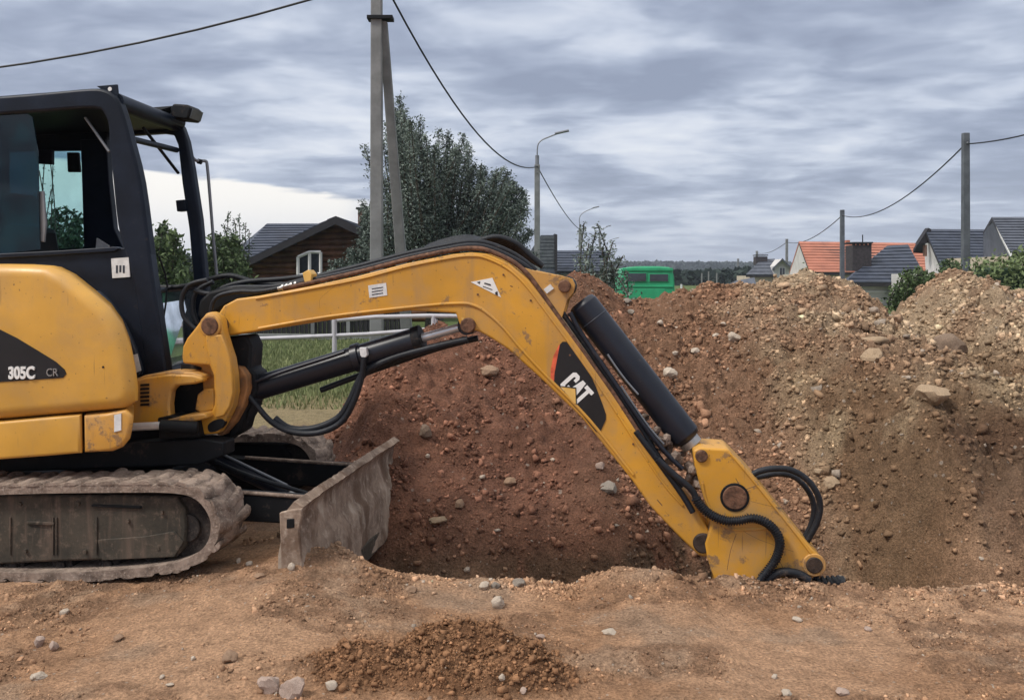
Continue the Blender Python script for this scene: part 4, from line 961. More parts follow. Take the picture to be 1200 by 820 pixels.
# pins and ears
a = m3(549, 381, BW0); cyl('pin', (a.x, BW0 - .035, a.z), (a.x, BW1 + .03, a.z), .043, M_rust, BM, 24, .006)
prism('grease_pipe', mpl([(541, 372), (543.5, 371.5), (547.5, 384), (545, 385)], BW0 - .02), BW0 - .03, BW0 - .018, M_triy, BM, 0)
ear = [(604, 306), (612, 313), (626, 317), (650, 322), (664, 324.5), (671, 327), (674, 334), (672, 343), (665, 351), (662, 362), (658, 374), (650, 366), (638, 346), (622, 326)]
for q, (a, b) in enumerate(((BW0 + .02, BW0 + .05), (BW1 - .05, BW1 - .02))): prism('ear_plate', mpl(ear, BW0 + .02), a, b, M_yeld, BM, .006)
a = m3(661.5, 335.5, BW0); cyl('pin', (a.x, BW0 - .005, a.z), (a.x, BW1 + .01, a.z), .036, M_rust, BM, 24, .006)
a = m3(824, 636, BW0); cyl('pin', (a.x, BW0 - .012, a.z), (a.x, BW1 + .02, a.z), .056, M_hole, BM, 24, .008)
strip('scratch', [(753, 570), (763, 562), (775, 554)], BW0 + .001, .003, M_ink, BM, 3)
prism('pipe_bracket', mpl([(797, 577), (800, 575), (806, 588), (807, 594), (803, 591)], BW0), BW0 - .012, BW0 + .001, M_yeld, BM, .003)

# --- boom cylinder (under the boom)
cb0, cb1 = m3(287, 459, .75), m3(493, 396.5, .75); cb2 = m3(549, 381, .75)
BC = cyl('boom_cylinder', cb0, cb1, .074, M_cylm, E, 28, .012)
def along(p, q, t): return p.lerp(q, t)
cyl('cylinder_collar', along(cb0, cb1, .63), along(cb0, cb1, .67), .086, M_cylm, BC, 28)
cyl('cylinder_gland', along(cb0, cb1, .965), along(cb0, cb1, 1.01), .080, M_blk, BC, 28)
cyl('rod', cb1, along(cb1, cb2, .85), .026, M_chrome, BC); cyl('rod_eye', cb2 + Vector((0, -.06, 0)), cb2 + Vector((0, .06, 0)), .055, M_cylm, BC, 24)
cyl('cylinder_eye', cb0 + Vector((0, -.09, 0)), cb0 + Vector((0, .09, 0)), .085, M_blk, BC, 24)
prism('fitting', mpl([(422, 407), (430, 407), (431, 416), (427, 421), (423, 416)], .66), .645, .68, M_white, BC, .003)
strip('cylinder_pipe', [(300, 447), (330, 436), (380, 420), (404, 412)], .66, .012, M_cylm, BC, 3)
tube('hose', [m3(a, b, .66) for a, b in [(427, 418), (423, 445), (413, 474), (398, 496), (372, 507), (342, 506), (318, 494), (300, 474), (290, 462)]], .018, M_hose, E, 8, 5)
tube('hose', [m3(a, b, .70) for a, b in [(548, 398), (520, 404), (480, 414), (450, 424), (426, 438), (410, 470), (396, 490), (368, 502), (340, 502), (322, 490)]], .022, M_hose, E, 8, 5)
tube('hose', [m3(a, b, .80) for a, b in [(560, 396), (520, 406), (480, 419), (440, 433), (410, 444), (376, 457)]], .018, M_hose, E, 8, 4)
tube('hose', [m3(a, b, .74) for a, b in [(305, 440), (300, 470), (286, 492), (262, 516)]], .04, M_hose, E, 8, 4)

for q, (pts, r_) in enumerate([([(470, 322), (474, 330), (473, 336)], .003), ([(505, 318), (512, 321)], .003), ([(598, 335), (601, 336)], .006), ([(640, 400), (648, 412), (652, 422)], .0025), ([(706, 470), (712, 476)], .004), ([(770, 585), (776, 592)], .006), ([(779, 598), (784, 604)], .004), ([(700, 500), (716, 524)], .0022), ([(415, 352), (440, 347)], .0022), ([(330, 362), (350, 356), (366, 355)], .0022)]):
    strip('scratch', pts, BW0 + .001, r_, M_rust, BM, 3)
for (u, v) in ((590, 322), (622, 352), (668, 416), (742, 520), (560, 345)): a = m3(u, v, BW0); cyl('bolt', (a.x, BW0 - .006, a.z), (a.x, BW0 + .002, a.z), .006, M_rust, BM, 6, 0)
# --- stick cylinder
SW = .75
sc0, sc1, sc2 = m3(672, 343, SW), m3(806, 515, SW), m3(822, 534.5, SW)
SC_ = cyl('stick_cylinder', along(sc0, sc1, .06), sc1, .088, M_cylm, E, 32, .03)
cyl('cylinder_band', along(sc0, sc1, .18), along(sc0, sc1, .187), .090, M_cabl, SC_, 32)
cyl('cylinder_gland', sc1, along(sc1, sc2, .35), .062, M_steel, SC_, 28); cyl('rod', along(sc1, sc2, .3), along(sc1, sc2, .8), .034, M_steel, SC_, 20)
cyl('rod_eye', sc2 + Vector((0, -.07, 0)), sc2 + Vector((0, .07, 0)), .05, M_steel, SC_, 24)
cyl('cylinder_eye', m3(662, 335.5, SW - .07), m3(662, 335.5, SW - .07) + Vector((0, .14, 0)), .06, M_blk, SC_, 24)
tube('cylinder_pipe', [m3(a, b, SW - .10) for a, b in [(668, 366), (682, 392), (712, 436), (750, 492), (780, 530), (800, 549)]], .014, M_cylm, SC_, 8, 4)
tube('cylinder_pipe', [m3(a, b, SW - .095) for a, b in [(712, 415), (722, 430), (734, 446), (748, 462)]], .006, M_galv, SC_, 6, 2)
tube('cylinder_pipe', [m3(a, b, SW - .09) for a, b in [(728, 452), (745, 478), (762, 502), (778, 520)]], .006, M_galv, SC_, 6, 2)

bm = bmesh.new(); r0 = random.Random(4)
for k in range(70):
    f = r0.random() ** .7; u = 738 + 82 * f + r0.uniform(-4, 10); v = 492 + 76 * f + r0.uniform(-14, 4); c = m3(u, v, .68 + r0.uniform(-.02, .14)); rr_ = r0.uniform(.010, .036)
    res = bmesh.ops.create_icosphere(bm, subdivisions=1, radius=rr_)
    for q in res['verts']: q.co = Vector((q.co.x, q.co.y, q.co.z)) * (1 + .5 * mnoise.noise(q.co * 60 + Vector((k, 0, 0)))) + c
bm_obj('caked_mud', bm, M_track, BM)
# --- stick, its bracket and the bucket down in the trench
stk_ = [(812, 528), (820, 524), (832, 525), (853, 526), (858, 531), (880, 554), (905, 585), (930, 616), (952, 643), (961, 651), (965, 660), (963, 669), (953, 677), (948, 690), (936, 720), (915, 760), (900, 830), (870, 840), (845, 760), (838, 680), (829, 655), (826, 637), (833, 616), (829, 596), (820, 568), (814, 545)]
ST_ = prism('stick', mpl(stk_, .60), .60, .90, M_stick, E, .012, seg=3)
strip('weld_rib', [(823, 566), (826, 582), (834, 600), (846, 614), (860, 620), (885, 620), (901, 620), (908, 632)], .599, .008, M_yel, ST_)
strip('weld_rib', [(856, 532), (880, 560), (905, 591), (930, 622), (950, 648)], .599, .006, M_yel, ST_)
strip('scratch', [(862, 560), (866, 567), (870, 572)], .600, .003, M_ink, ST_, 2); strip('scratch', [(872, 574), (880, 571), (888, 568)], .600, .003, M_ink, ST_, 2)
strip('scratch', [(880, 587), (900, 592), (918, 596)], .600, .0025, M_ink, ST_, 2); strip('scratch', [(868, 620), (890, 632), (930, 646)], .600, .0025, M_ink, ST_, 2)
strip('scratch', [(863, 625), (856, 645), (852, 668)], .600, .003, M_rust, ST_, 2); strip('scratch', [(913, 655), (917, 664), (921, 672)], .600, .003, M_ink, ST_, 2)
a = m3(861, 582.5, .6); cyl('bushing_rim', (a.x, .594, a.z), (a.x, .62, a.z), .078, M_blk, ST_, 28, .004); cyl('bushing', (a.x, .590, a.z), (a.x, .91, a.z), .066, M_rust, ST_, 28, .006)
a = m3(822, 534, .6); cyl('pin', (a.x, .585, a.z), (a.x, .92, a.z), .034, M_rust, ST_, 24, .006)
a = m3(954, 661.5, .6); cyl('pin_boss', (a.x, .592, a.z), (a.x, .61, a.z), .062, M_yeld, ST_, 28, .005); cyl('pin', (a.x, .585, a.z), (a.x, .92, a.z), .044, M_hole, ST_, 24, .006)
cyl('bucket_cylinder', (a.x + .02, .75, a.z), (a.x - .18, .75, a.z - .85), .06, M_cylm, E, 24)
# bucket (dug in below ground level)
bk = [(-.30, 0), (.25, .05), (.42, -.12), (.46, -.38), (.30, -.60), (-.05, -.66), (-.30, -.52), (-.34, -.48), (-.06, -.60), (.26, -.54), (.40, -.36), (.36, -.15), (.22, -.01), (-.30, -.05)]
b0 = mp(880, 830, .7); BK = prism('bucket', [(b0[0] + p[0], b0[1] + p[1]) for p in bk], .45, 1.05, M_tframe, E, .01)
for q in range(4): prism('bucket_tooth', [(b0[0] - .30, b0[1] - .48), (b0[0] - .44, b0[1] - .40), (b0[0] - .30, b0[1] - .53)], .47 + q * .17, .53 + q * .17, M_steel, BK, .004)
# ribbed hose guard: a coil round the hose
hp = catmull([m3(a, b, .56) for a, b in [(770, 538), (790, 556), (810, 573), (818, 588), (829, 600), (847, 609), (865, 610), (882, 607), (898, 612), (910, 624), (914, 638), (909, 655), (900, 668), (890, 680)]], 6)
bm = bmesh.new(); add_tube(bm, hp, .019, 10); HG = bm_obj('hose', bm, M_hose, E, smooth=50)
bm = bmesh.new(); L = [0]
for a, b in zip(hp, hp[1:]): L.append(L[-1] + (b - a).length)
def at_len(d):
    for i in range(len(L) - 1):
        if L[i + 1] >= d: f = (d - L[i]) / (L[i + 1] - L[i]); return hp[i].lerp(hp[i + 1], f), (hp[i + 1] - hp[i]).normalized()
    return hp[-1], (hp[-1] - hp[-2]).normalized()
d = .30
while d < L[-1] - .02:
    p, t_ = at_len(d); add_tube(bm, [p - t_ * .003, p + t_ * .003], .026, 12); d += .0135
o = bm_obj('guard_rings', bm, M_hose, HG, smooth=40); o['kind'] = 'stuff'
tube('hose', [m3(a, b, .585) for a, b in [(745, 505), (775, 545), (800, 580), (812, 600)]], .017, M_hose, E, 8, 4)
tube('hose', [m3(a, b, .74) for a, b in [(882, 556), (890, 552), (905, 549), (925, 550), (944, 560), (957, 577), (961, 595), (956, 615), (946, 633), (938, 650)]], .0175, M_hose, E, 10, 5)
tube('hose', [m3(a, b, .82) for a, b in [(880, 560), (892, 558), (908, 555), (924, 556), (938, 564), (950, 580), (954, 597), (950, 616), (940, 634)]], .016, M_hose, E, 10, 5)
tube('hose', [m3(a, b, .57) for a, b in [(893, 690), (900, 678), (915, 670), (935, 672), (948, 680)]], .024, M_hose, E, 8, 4)
bm = bmesh.new()
for k in range(5): add_tube(bm, [m3(958 + k * 6, 685 - k * 1.0, .7), m3(961 + k * 6, 684.5 - k * 1.0, .7)], .045 - .003 * k, 14)
add_tube(bm, [m3(945, 688, .7), m3(990, 683, .7)], .040, 12)
bm_obj('linkage_sleeve', bm, M_hose, E, smooth=40)

# --- dozer blade
bl = [(353, 594), (343, 605), (339, 621), (343, 642), (353, 664)]
B0 = mpl(bl, .0); front = B0[:]; zt = B0[0][1]; sx_ = B0[0][0]
zt += .0
prof = [(sx_, zt)] + [(a, b) for a, b in B0[1:]] + [(B0[-1][0] + .02, -.21), (B0[-1][0] - .03, -.22), (B0[2][0] - .06, -.10), (B0[2][0] - .06, .12), (sx_ - .075, zt - .015), (sx_ - .04, zt + .028)]
fr_ = smooth2([(a, b) for a, b in prof[:6]], 4, False); bk_ = prof[6:]
bm = bmesh.new(); NW = 60; ringp = fr_ + bk_; rows = []
for j in range(NW + 1):
    w_ = 1.9 * j / NW; row = []
    for i, (a, b) in enumerate(ringp):
        mud = .026 * (mnoise.noise(Vector((w_ * 3.2, b * 7, 1))) + .5) + .010 * mnoise.noise(Vector((w_ * 14, b * 22, 3)))
        fr2 = i < len(fr_); top = b > zt - .05
        row.append(bm.verts.new((a + (mud if fr2 else 0) * (1.0 if b < zt - .02 else .4), w_, b + (.006 * mnoise.noise(Vector((w_ * 3, 2, a * 5))) + .005 * mnoise.noise(Vector((w_ * 22, 2, 1))) if top else 0))))
    rows.append(row)
for A, B in zip(rows, rows[1:]):
    n_ = len(A)
    for i in range(n_): bm.faces.new((A[i], A[(i + 1) % n_], B[(i + 1) % n_], B[i]))
bm.faces.new(rows[0]); bm.faces.new(rows[-1][::-1])
DB = bm_obj('dozer_blade', bm, M_blade, E, smooth=50)
ep = mpl([(328, 600), (340, 597), (355, 595), (354, 606), (351, 622), (353, 642), (357, 672), (331, 676)], -.01); prism('end_plate', ep, -.02, .005, M_blade, DB, .006)
a = mpl([(336, 608), (345, 607), (345, 618), (336, 619)], -.02); prism('plate_hole', a, -.024, -.01, M_blk, DB, .004)
prism('cutting_edge', [(prof[5][0] - .01, -.23), (prof[5][0] + .012, -.23), (prof[5][0] + .012, -.12), (prof[5][0] - .01, -.12)], 0, 1.9, M_tframe, DB, .003)
for w_ in (.45, 1.32):
    prism('blade_arm', [(-.75, .16), (-.75, .33), (sx_ - .11, .30), (sx_ - .11, .15)], w_, w_ + .11, M_blk, DB, .01)
    tube('arm_edge', [(-.6, w_ + .0, .335), (sx_ - .06, w_, .305)], .012, M_track, DB, 8, 1)
prism('blade_back_brace', [(sx_ - .26, .10), (sx_ - .26, .25), (sx_ - .12, .25), (sx_ - .12, .10)], .45, 1.6, M_blk, DB, .01)
p0, p1 = m3(244, 533, .88), m3(338, 578, .88)
DC2 = cyl('blade_cylinder', p0, p1, .046, M_cylm, E, 24, .006); tube('cylinder_pipe', [p0 + Vector((0, -.02, .055)), p1 + Vector((0, -.02, .055))], .009, M_galv, DC2, 8, 1)
cyl('rod', p1, m3(372, 592, .88), .020, M_steel, DC2)
for (u0, v0, u1, v1) in ((231, 522.5, 244, 523.5), (234, 531.5, 250, 540), (231, 535, 247, 543.5)): cyl('hose_fitting', m3(u0, v0, .86), m3(u1, v1, .86), .009, M_steel, E, 10, 0)
tube('hose', [m3(a, b, .8) for a, b in [(215, 520), (235, 530), (262, 545), (300, 560), (340, 572), (366, 580)]], .014, M_hose, E, 8, 4)

# ------------------------------------------------------------------ background
def at(u, v, y): return Vector(((u - 600) / F * y, y, EYE + (HOR - v) / F * y))
def gz(x, y): return float(height(np.array([x]), np.array([y]))[0]) * (0 if y > 120 else 1)
def poly3(name, V, Fc, mat, parent=None, bevel=0):
    bm = bmesh.new(); v = [bm.verts.new(p) for p in V]
    for f in Fc: bm.faces.new([v[i] for i in f])
    return bm_obj(name, bm, mat, parent, bevel=bevel)
def slab(name, quad, th, mat, parent=None):
    """flat slab: four corners of its top, thickened downwards"""
    q = [Vector(p) for p in quad]; d = Vector((0, 0, -th))
    return poly3(name, q + [p + d for p in q], [(0, 1, 2, 3), (7, 6, 5, 4), (0, 4, 5, 1), (1, 5, 6, 2), (2, 6, 7, 3), (3, 7, 4, 0)], mat, parent)
def courses(roof, quad, n, mat, th=.03):
    """lapped tile rows on a roof plane: quad = ridge a, ridge b, eave b, eave a"""
    a, b, c, d = [Vector(p) for p in quad]; nr = (b - a).cross(d - a).normalized()
    if nr.z < 0: nr = -nr
    for i in range(n):
        t0, t1 = i / n, (i + 1) / n + .004
        p = [a.lerp(d, t0), b.lerp(c, t0), b.lerp(c, t1), a.lerp(d, t1)]
        up_ = [p[0] + nr * .004, p[1] + nr * .004, p[2] + nr * th, p[3] + nr * th]
        poly3('tile_row', up_ + [p[2] - nr * .01, p[3] - nr * .01, p[1] - nr * .01, p[0] - nr * .01], [(0, 1, 2, 3), (3, 2, 4, 5), (0, 3, 5, 7), (1, 6, 4, 2), (7, 6, 1, 0), (5, 4, 6, 7)], mat, roof)
def thing(name, label, cat, loc=(0, 0, 0), rz=0, group=None): return empty(name, loc, rz, label, cat, group)

# --- foliage
def leaves(P, size, rs, tone, aspect=.42):
    n = len(P); a = rs.randn(n, 3); a /= np.linalg.norm(a, axis=1)[:, None]; b = rs.randn(n, 3); b = np.cross(a, b); b /= np.linalg.norm(b, axis=1)[:, None]
    s = (size * rs.uniform(.6, 1.35, n))[:, None]
    V = np.stack([P - a * s, P + b * s * aspect, P + a * s, P - b * s * aspect], 1)
    t = np.repeat(np.clip(tone, 0, 1), 4); return V.reshape(-1, 3), np.arange(n * 4).reshape(-1, 4), np.stack([t, t, t], -1)
def shoot_tree(name, label, base, tips, mat, leaf, per, spread, rs, trunk_r=.14, cat='tree', group=None, fork=.35):
    base = Vector(base); t = thing(name, label, cat, base, 0, group)
    PP, TT = [], []; bm = bmesh.new(); bl = bmesh.new()
    top = sum((Vector(p) - base for p in tips), Vector()) / len(tips)
    c0 = Vector((top.x * .25, top.y * .25, top.z * .45))
    add_tube(bm, catmull([(0, 0, -.15), (c0.x * .4 + .05, c0.y * .4, c0.z * .5), tuple(c0)], 4), lambda f: trunk_r * (1 - .45 * f), 8)
    bm_obj('trunk', bm, M_bark, t, smooth=60)
    for p in tips:
        q = Vector(p) - base; st = c0 * rs.uniform(fork, 1.0); mid = st.lerp(q, .5) + Vector((rs.randn() * .2 + (q.x - st.x) * .12, rs.randn() * .2, -.1 * q.z * rs.rand()))
        cur = catmull([st, mid, q], 6); ln = (q - st).length
        add_tube(bl, cur, lambda f: max(.012, trunk_r * .30 * (1 - .9 * f)), 5, cap=False)
        n = int(per * (0.5 + ln)); f = rs.uniform(.22, 1.0, n) ** .8; k = np.minimum((f * (len(cur) - 1)).astype(int), len(cur) - 2); fr_ = f * (len(cur) - 1) - k
        A = np.array([tuple(c) for c in cur]); pos = A[k] * (1 - fr_[:, None]) + A[k + 1] * fr_[:, None]
        pos = pos + rs.randn(n, 3) * (spread * (1.12 - .85 * f))[:, None]
        PP.append(pos); TT.append(np.clip(rs.normal(.42 + .18 * rs.randn(), .26, n), 0, 1))
    bm_obj('limb', bl, M_bark, t, smooth=60)
    V, Fc, cc = leaves(np.concatenate(PP), leaf, rs, np.concatenate(TT)); fobj('crown', V, Fc, mat, t, col=cc); return t
rs = np.random.RandomState(21)
# the big silvery willow behind the twin poles
outl = [(404, 300), (425, 262), (440, 240), (455, 150), (468, 112), (480, 150), (492, 138), (505, 168), (516, 165), (525, 155), (535, 178), (543, 158), (552, 182), (560, 186), (572, 205), (583, 200), (595, 214), (603, 210), (612, 218), (619, 250), (626, 290)]
tips = []
for i in range(240):
    u = rs.uniform(408, 624); vt = np.interp(u, [a for a, b in outl], [b for a, b in outl]); v = vt + (0 if i % 4 == 0 else rs.rand() ** 1.2 * (318 - vt)) + 4
    tips.append(at(u + rs.randn() * 5, v + (rs.randn() * 9 if i % 4 == 0 else 0), 25 + rs.randn() * .8))
for u, v in [(468, 112), (470, 128), (492, 138), (525, 155), (543, 158), (583, 200), (603, 212), (612, 222), (616, 225), (427, 172), (424, 236), (448, 165)]: tips.append(at(u, v, 25))
shoot_tree('willow_tree', 'tall silvery green willow with upright shoots behind the twin concrete poles', at(505, 388, 25), tips, M_lfS, .042, 160, .22, rs, .22)
def bush(name, label, u0, u1, vt, vb, y, n, leaf, mat, rs, cat='bush', group=None, shoots=40, dy=.8):
    b = at((u0 + u1) / 2, vb, y); b.z = 0; tips = []; W = (u1 - u0) / 2; cu = (u0 + u1) / 2
    for i in range(shoots):
        a = rs.uniform(-1, 1); hh = math.sqrt(max(0, 1 - a * a)) ** .7 * rs.uniform(.45, 1.0); tips.append(at(cu + a * W, vb - (vb - vt) * hh, y + rs.randn() * dy))
    ln = float(np.mean([(t - b).length for t in tips])); per = n / shoots / (0.5 + ln * .8)
    return shoot_tree(name, label, b, tips, mat, leaf, per, .04 * ln + .10, rs, .05 + .015 * ln, cat, group, .1)
bush('bushy_tree', 'dense green tree seen through the front of the cab', 172, 214, 260, 352, 24, 7000, .085, M_lfG, rs, 'tree', None, 60)
bush('bushy_tree', 'green tree between the front cab pillar and the log house', 236, 290, 268, 352, 26, 6500, .085, M_lfG, rs, 'tree', None, 50)
tips = [at(u, v, 27) for u, v in [(262, 262), (268, 250), (274, 256), (280, 252), (288, 262), (292, 270), (258, 272), (270, 268), (284, 275), (276, 262)]]
shoot_tree('thin_tree', 'thin leafy tree top above the green tree left of the log house', (at(272, 340, 27).x, 27, 0), tips, M_lfD, .05, 28, .13, rs, .06)
bush('dark_bush', 'dark bush seen through the side window of the cab', 46, 106, 232, 350, 23, 6000, .08, M_lfD, rs, 'tree', None, 50)
tips = [at(u, v, 20) for u, v in [(52, 190), (58, 178), (46, 200), (62, 195), (50, 215), (60, 222)]]
shoot_tree('bare_tree', 'nearly bare thin tree seen through the cab window', (at(54, 340, 20).x, 20, 0), tips, M_lfS, .03, 10, .08, rs, .05)
bush('dark_bush', 'dark bush at the far left behind the cab', -40, 50, 262, 350, 24, 4000, .09, M_lfD, rs, 'tree', None, 40)
bush('dark_bush', 'dark green bush in front of the log house by the poles', 395, 462, 300, 385, 27, 6500, .08, M_lfD, rs, 'bush', None, 46)
tips = [at(u, v, 16) for u, v in [(684, 262), (690, 285), (698, 272), (705, 290), (712, 300), (718, 284), (724, 305), (730, 300), (678, 300), (694, 310), (708, 312), (686, 318), (716, 318), (700, 262), (722, 322), (732, 318)]]
shoot_tree('grey_shrub', 'sparse grey-leaved shrub growing on the heap top by the boom end', (at(705, 345, 16).x, 16, 0.2), tips, M_lfS, .035, 90, .13, rs, .04, 'bush')
bush('green_bush', 'dark green bush before the white gabled house', 1046, 1102, 312, 362, 22, 6500, .05, M_lfG, rs, 'bush', None, 50, .5)
bush('green_bush', 'small green bush left of the nearest right-hand pole', 1100, 1128, 300, 336, 27, 2500, .06, M_lfG, rs, 'bush', None, 24, .4)
bush('green_bush', 'leafy green bush right of the nearest right-hand pole', 1138, 1172, 308, 345, 27, 3000, .06, M_lfG, rs, 'bush', None, 46, .5)
bush('small_bush', 'little green bush on the heap top before the orange roof', 936, 956, 312, 334, 20, 900, .035, M_lfG, rs, 'bush', None, 14, .3)
# clipped hedge at far right
hx0, hx1 = at(1162, 0, 18).x, at(1290, 0, 18).x
hv = []; 
for i in range(9000):
    x = rs.uniform(hx0, hx1); y = 18 + rs.uniform(0, 1.2); z = rs.uniform(.0, 1.95 + .12 * math.sin(x * 3) + .1 * rs.randn()); hv.append((x, y, z))
V, Fc, cc = leaves(np.array(hv), .06, rs, rs.normal(.5, .22, len(hv))); hd_ = thing('hedge', 'dense light green hedge at the far right behind the heap', 'hedge', (hx0, 18, 0)); V = V - np.array([hx0, 18, 0]); fobj('foliage', V, Fc, M_lfN, hd_, col=cc)
box('hedge_core', (.1, .3, 0), (hx1 - hx0 - .1, .9, 1.75), M_lfD, hd_, .05)

# --- far tree line and wooded hill
tv, tt = [], []
for i in range(30000):
    x = rs.uniform(-230, 260); y = 150 + rs.uniform(0, 30) + 20 * math.sin(x * .02)
    top = 1.7 + 2.2 * float(fbm(np.array([x * .06]), np.array([y * .05]), 3, 101)[0]) + (2.5 if x < -20 else 0)
    z = top * rs.rand() ** .6; tv.append((x, y, z)); tt.append(rs.normal(.35, .22))
V, Fc, cc = leaves(np.array(tv), .75, rs, np.array(tt), .7); o = fobj('treeline', V, Fc, M_lfF, col=cc); tag(o, 'low belt of dark green trees beyond the field', kind='stuff')
hxs = np.linspace(-900, 1500, 481); hys = np.linspace(560, 1500, 60)
HX, HY = np.meshgrid(hxs, hys)
ridge = 5.5 + 7.5 * sstep(HX, -60, 130) * (1 - .75 * sstep(HX, 190, 420)) + 4 * (fbm(HX * .004, HY * 0 + 2, 3, 111) - .5)
HZ = ridge * sstep(HY, 560, 860) + 2.0 * (fbm(HX * .09, HY * .05, 3, 112) - .5) + 1.5 * (fbm(HX * .3, HY * .1, 2, 113) - .5)
hi = np.arange(HX.size).reshape(HX.shape); q = np.stack([hi[:-1, :-1], hi[:-1, 1:], hi[1:, 1:], hi[1:, :-1]], -1).reshape(-1, 4)
M_hill = simple('forest_hill', (0.018, 0.030, 0.024), 0.95, var=0.35, scale=0.05)
o = fobj('hills', np.stack([HX, HY, HZ], -1).reshape(-1, 3), q, M_hill, smooth=True); o['kind'] = 'structure'
tv = []; n = 26000; X = rs.uniform(-420, 620, n); Y = rs.uniform(640, 900, n); 
RZ = (5.5 + 7.5 * sstep(X, -60, 130) * (1 - .75 * sstep(X, 190, 420)) + 4 * (fbm(X * .004, Y * 0 + 2, 3, 111) - .5)) * sstep(Y, 560, 860)
V, Fc, cc = leaves(np.stack([X, Y, RZ + rs.uniform(-2, 2.4, n)], -1), 2.6, rs, rs.normal(.3, .2, n), .8); o = fobj('forest', V, Fc, M_lfF, col=cc); tag(o, 'dark forest covering the low hill on the horizon', kind='stuff')

# --- poles and wires
def conc_pole(name, label, x, y, h, r0, r1, group, mat=M_conc, lamp=None, rz=0.0):
    t = thing(name, label, 'utility pole' if lamp is None else 'street lamp', (x, y, 0), 0, group)
    bm = bmesh.new(); z0 = -.2
    A = [bm.verts.new((sx * r0, sy * r0 * .8, z0)) for sx, sy in ((-1, -1), (1, -1), (1, 1), (-1, 1))]; B = [bm.verts.new((sx * r1, sy * r1 * .8, h)) for sx, sy in ((-1, -1), (1, -1), (1, 1), (-1, 1))]
    bm.faces.new(A[::-1]); bm.faces.new(B)
    for i in range(4): bm.faces.new((A[i], A[(i + 1) % 4], B[(i + 1) % 4], B[i]))
    bm_obj('post', bm, mat, t, bevel=.02)
    bm = bmesh.new(); add_tube(bm, [(0, -r1 * 1.1, h - .32), (0, -r1 * 1.1 - .06, h - .35)], .03, 8); bm_obj('wire_clamp', bm, M_galv, t)
    return t
P0 = at(441.5, 0, 16); t = conc_pole('utility_pole', 'tall pale concrete pole joined to a leaning brace at the left', P0.x, 16, 7.7, .118, .095, 'utility poles')
cl = at(441.5, 22, 16).z; box('band_clamp', (-.16, -.13, cl - .035), (.30, .12, cl + .03), M_blk, t, .004)
pa, pb = at(449, 26, 16.05), at(474, 352, 16.9); pa = pa; 
bs = thing('pole_brace', 'slanting grey concrete brace leaning on the tall pole', 'pole brace', (pb.x, pb.y, 0))
dirv = (pb - pa); ext = pa + dirv * ((pa.z + .1) / (pa.z - pb.z)); bs.location = (ext.x, ext.y, 0)
bm = bmesh.new(); 
for (p, r) in ((Vector((0, 0, -.1)), .105), (pa - Vector((ext.x, ext.y, 0)), .075)):
    for sx, sy in ((-1, -1), (1, -1), (1, 1), (-1, 1)): bm.verts.new(p + Vector((sx * r, sy * r, 0)))
bm.verts.ensure_lookup_table(); v = bm.verts
for f in ((3, 2, 1, 0), (4, 5, 6, 7), (0, 1, 5, 4), (1, 2, 6, 5), (2, 3, 7, 6), (3, 0, 4, 7)): bm.faces.new([v[i] for i in f])
bm_obj('post', bm, M_conc, bs, bevel=.015)
def lamp_pole(label, u, vt, y, wpx, arm, v_arm):
    b = at(u, vt, y); r = wpx * y / F / 2
    t = conc_pole('street_lamp', label, b.x, y, b.z, r * 1.1, r, 'street lamps along the road', lamp=True)
    tube('lamp_arm', [Vector((at(a, c, y).x - b.x, 0, at(a, c, y).z)) for a, c in arm], max(.025, r * .28), M_galv, t, 6, 4)
    e = arm[-1]; p = at(e[0], e[1], y); dx_ = at(e[0] - (arm[-1][0] - arm[-2][0]) * .5, 0, y).x - b.x
    bm = bmesh.new(); q = Vector((p.x - b.x, 0, p.z)); add_tube(bm, [q + Vector((-.25, 0, -.06)), q + Vector((.28, 0, .06))], lambda f: .05 + .035 * math.sin(f * 3.1), 8); bm_obj('lamp_head', bm, M_galv, t, smooth=50)
    bm = bmesh.new(); add_tube(bm, [(0, 0, b.z - .02), (0, 0, b.z + .35)], r * .75, 8); bm_obj('sleeve', bm, M_galv, t, smooth=50)
    return b
L1 = lamp_pole('nearest street lamp, tall concrete pole right of the willow', 629.5, 193, 34, 6.2, [(629.5, 188), (630, 172), (634, 165), (645, 160), (658, 155)], 155)
L2 = lamp_pole('second street lamp, smaller, behind the grey shrub', 680, 268, 72, 3.6, [(680, 266), (679, 256), (684, 249), (698, 243)], 243)
L3 = lamp_pole('third street lamp, only its arm shows over the shrub', 703, 281, 100, 2.6, [(703, 279), (703, 273), (706, 269), (713, 265)], 265)
L4 = lamp_pole('fourth street lamp, its arm lowest in the row', 711, 292, 130, 2.2, [(711, 290), (712, 284), (716, 281), (723, 279)], 279)
def pole_r(label, u, vt, y, wpx):
    b = at(u, vt, y); r = wpx * y / F / 2; conc_pole('utility_pole', label, b.x, y, b.z, r * 1.05, r * .9, 'utility poles', M_concd if y < 70 else M_conc); return Vector((b.x, y, b.z - .35))
R1 = pole_r('nearest right-hand pole, dark, before the white gabled house', 1131.5, 156, 28, 8.4)
R2 = pole_r('pole before the orange roof, second on the right', 987, 246, 56, 5)
R3 = pole_r('thin pole before the small grey house', 922, 280, 100, 3)
R4 = pole_r('thin far pole left of the small grey house', 887, 294, 135, 2.6)
R5 = pole_r('farthest thin pole, over the little hut', 865, 303, 175, 2.4)
def wire(label, a, b, sag, r=.018, k=14):
    a, b = Vector(a), Vector(b); P = []
    for i in range(k + 1):
        t_ = i / k; p = a.lerp(b, t_); p.z -= sag * 4 * t_ * (1 - t_); P.append(p)
    o = tube('power_line', P, r, M_wire, None, 6, 1); tag(o, label, 'cable', 'overhead power lines'); return o
A0 = Vector((P0.x, 15.85, 6.86 + .25))
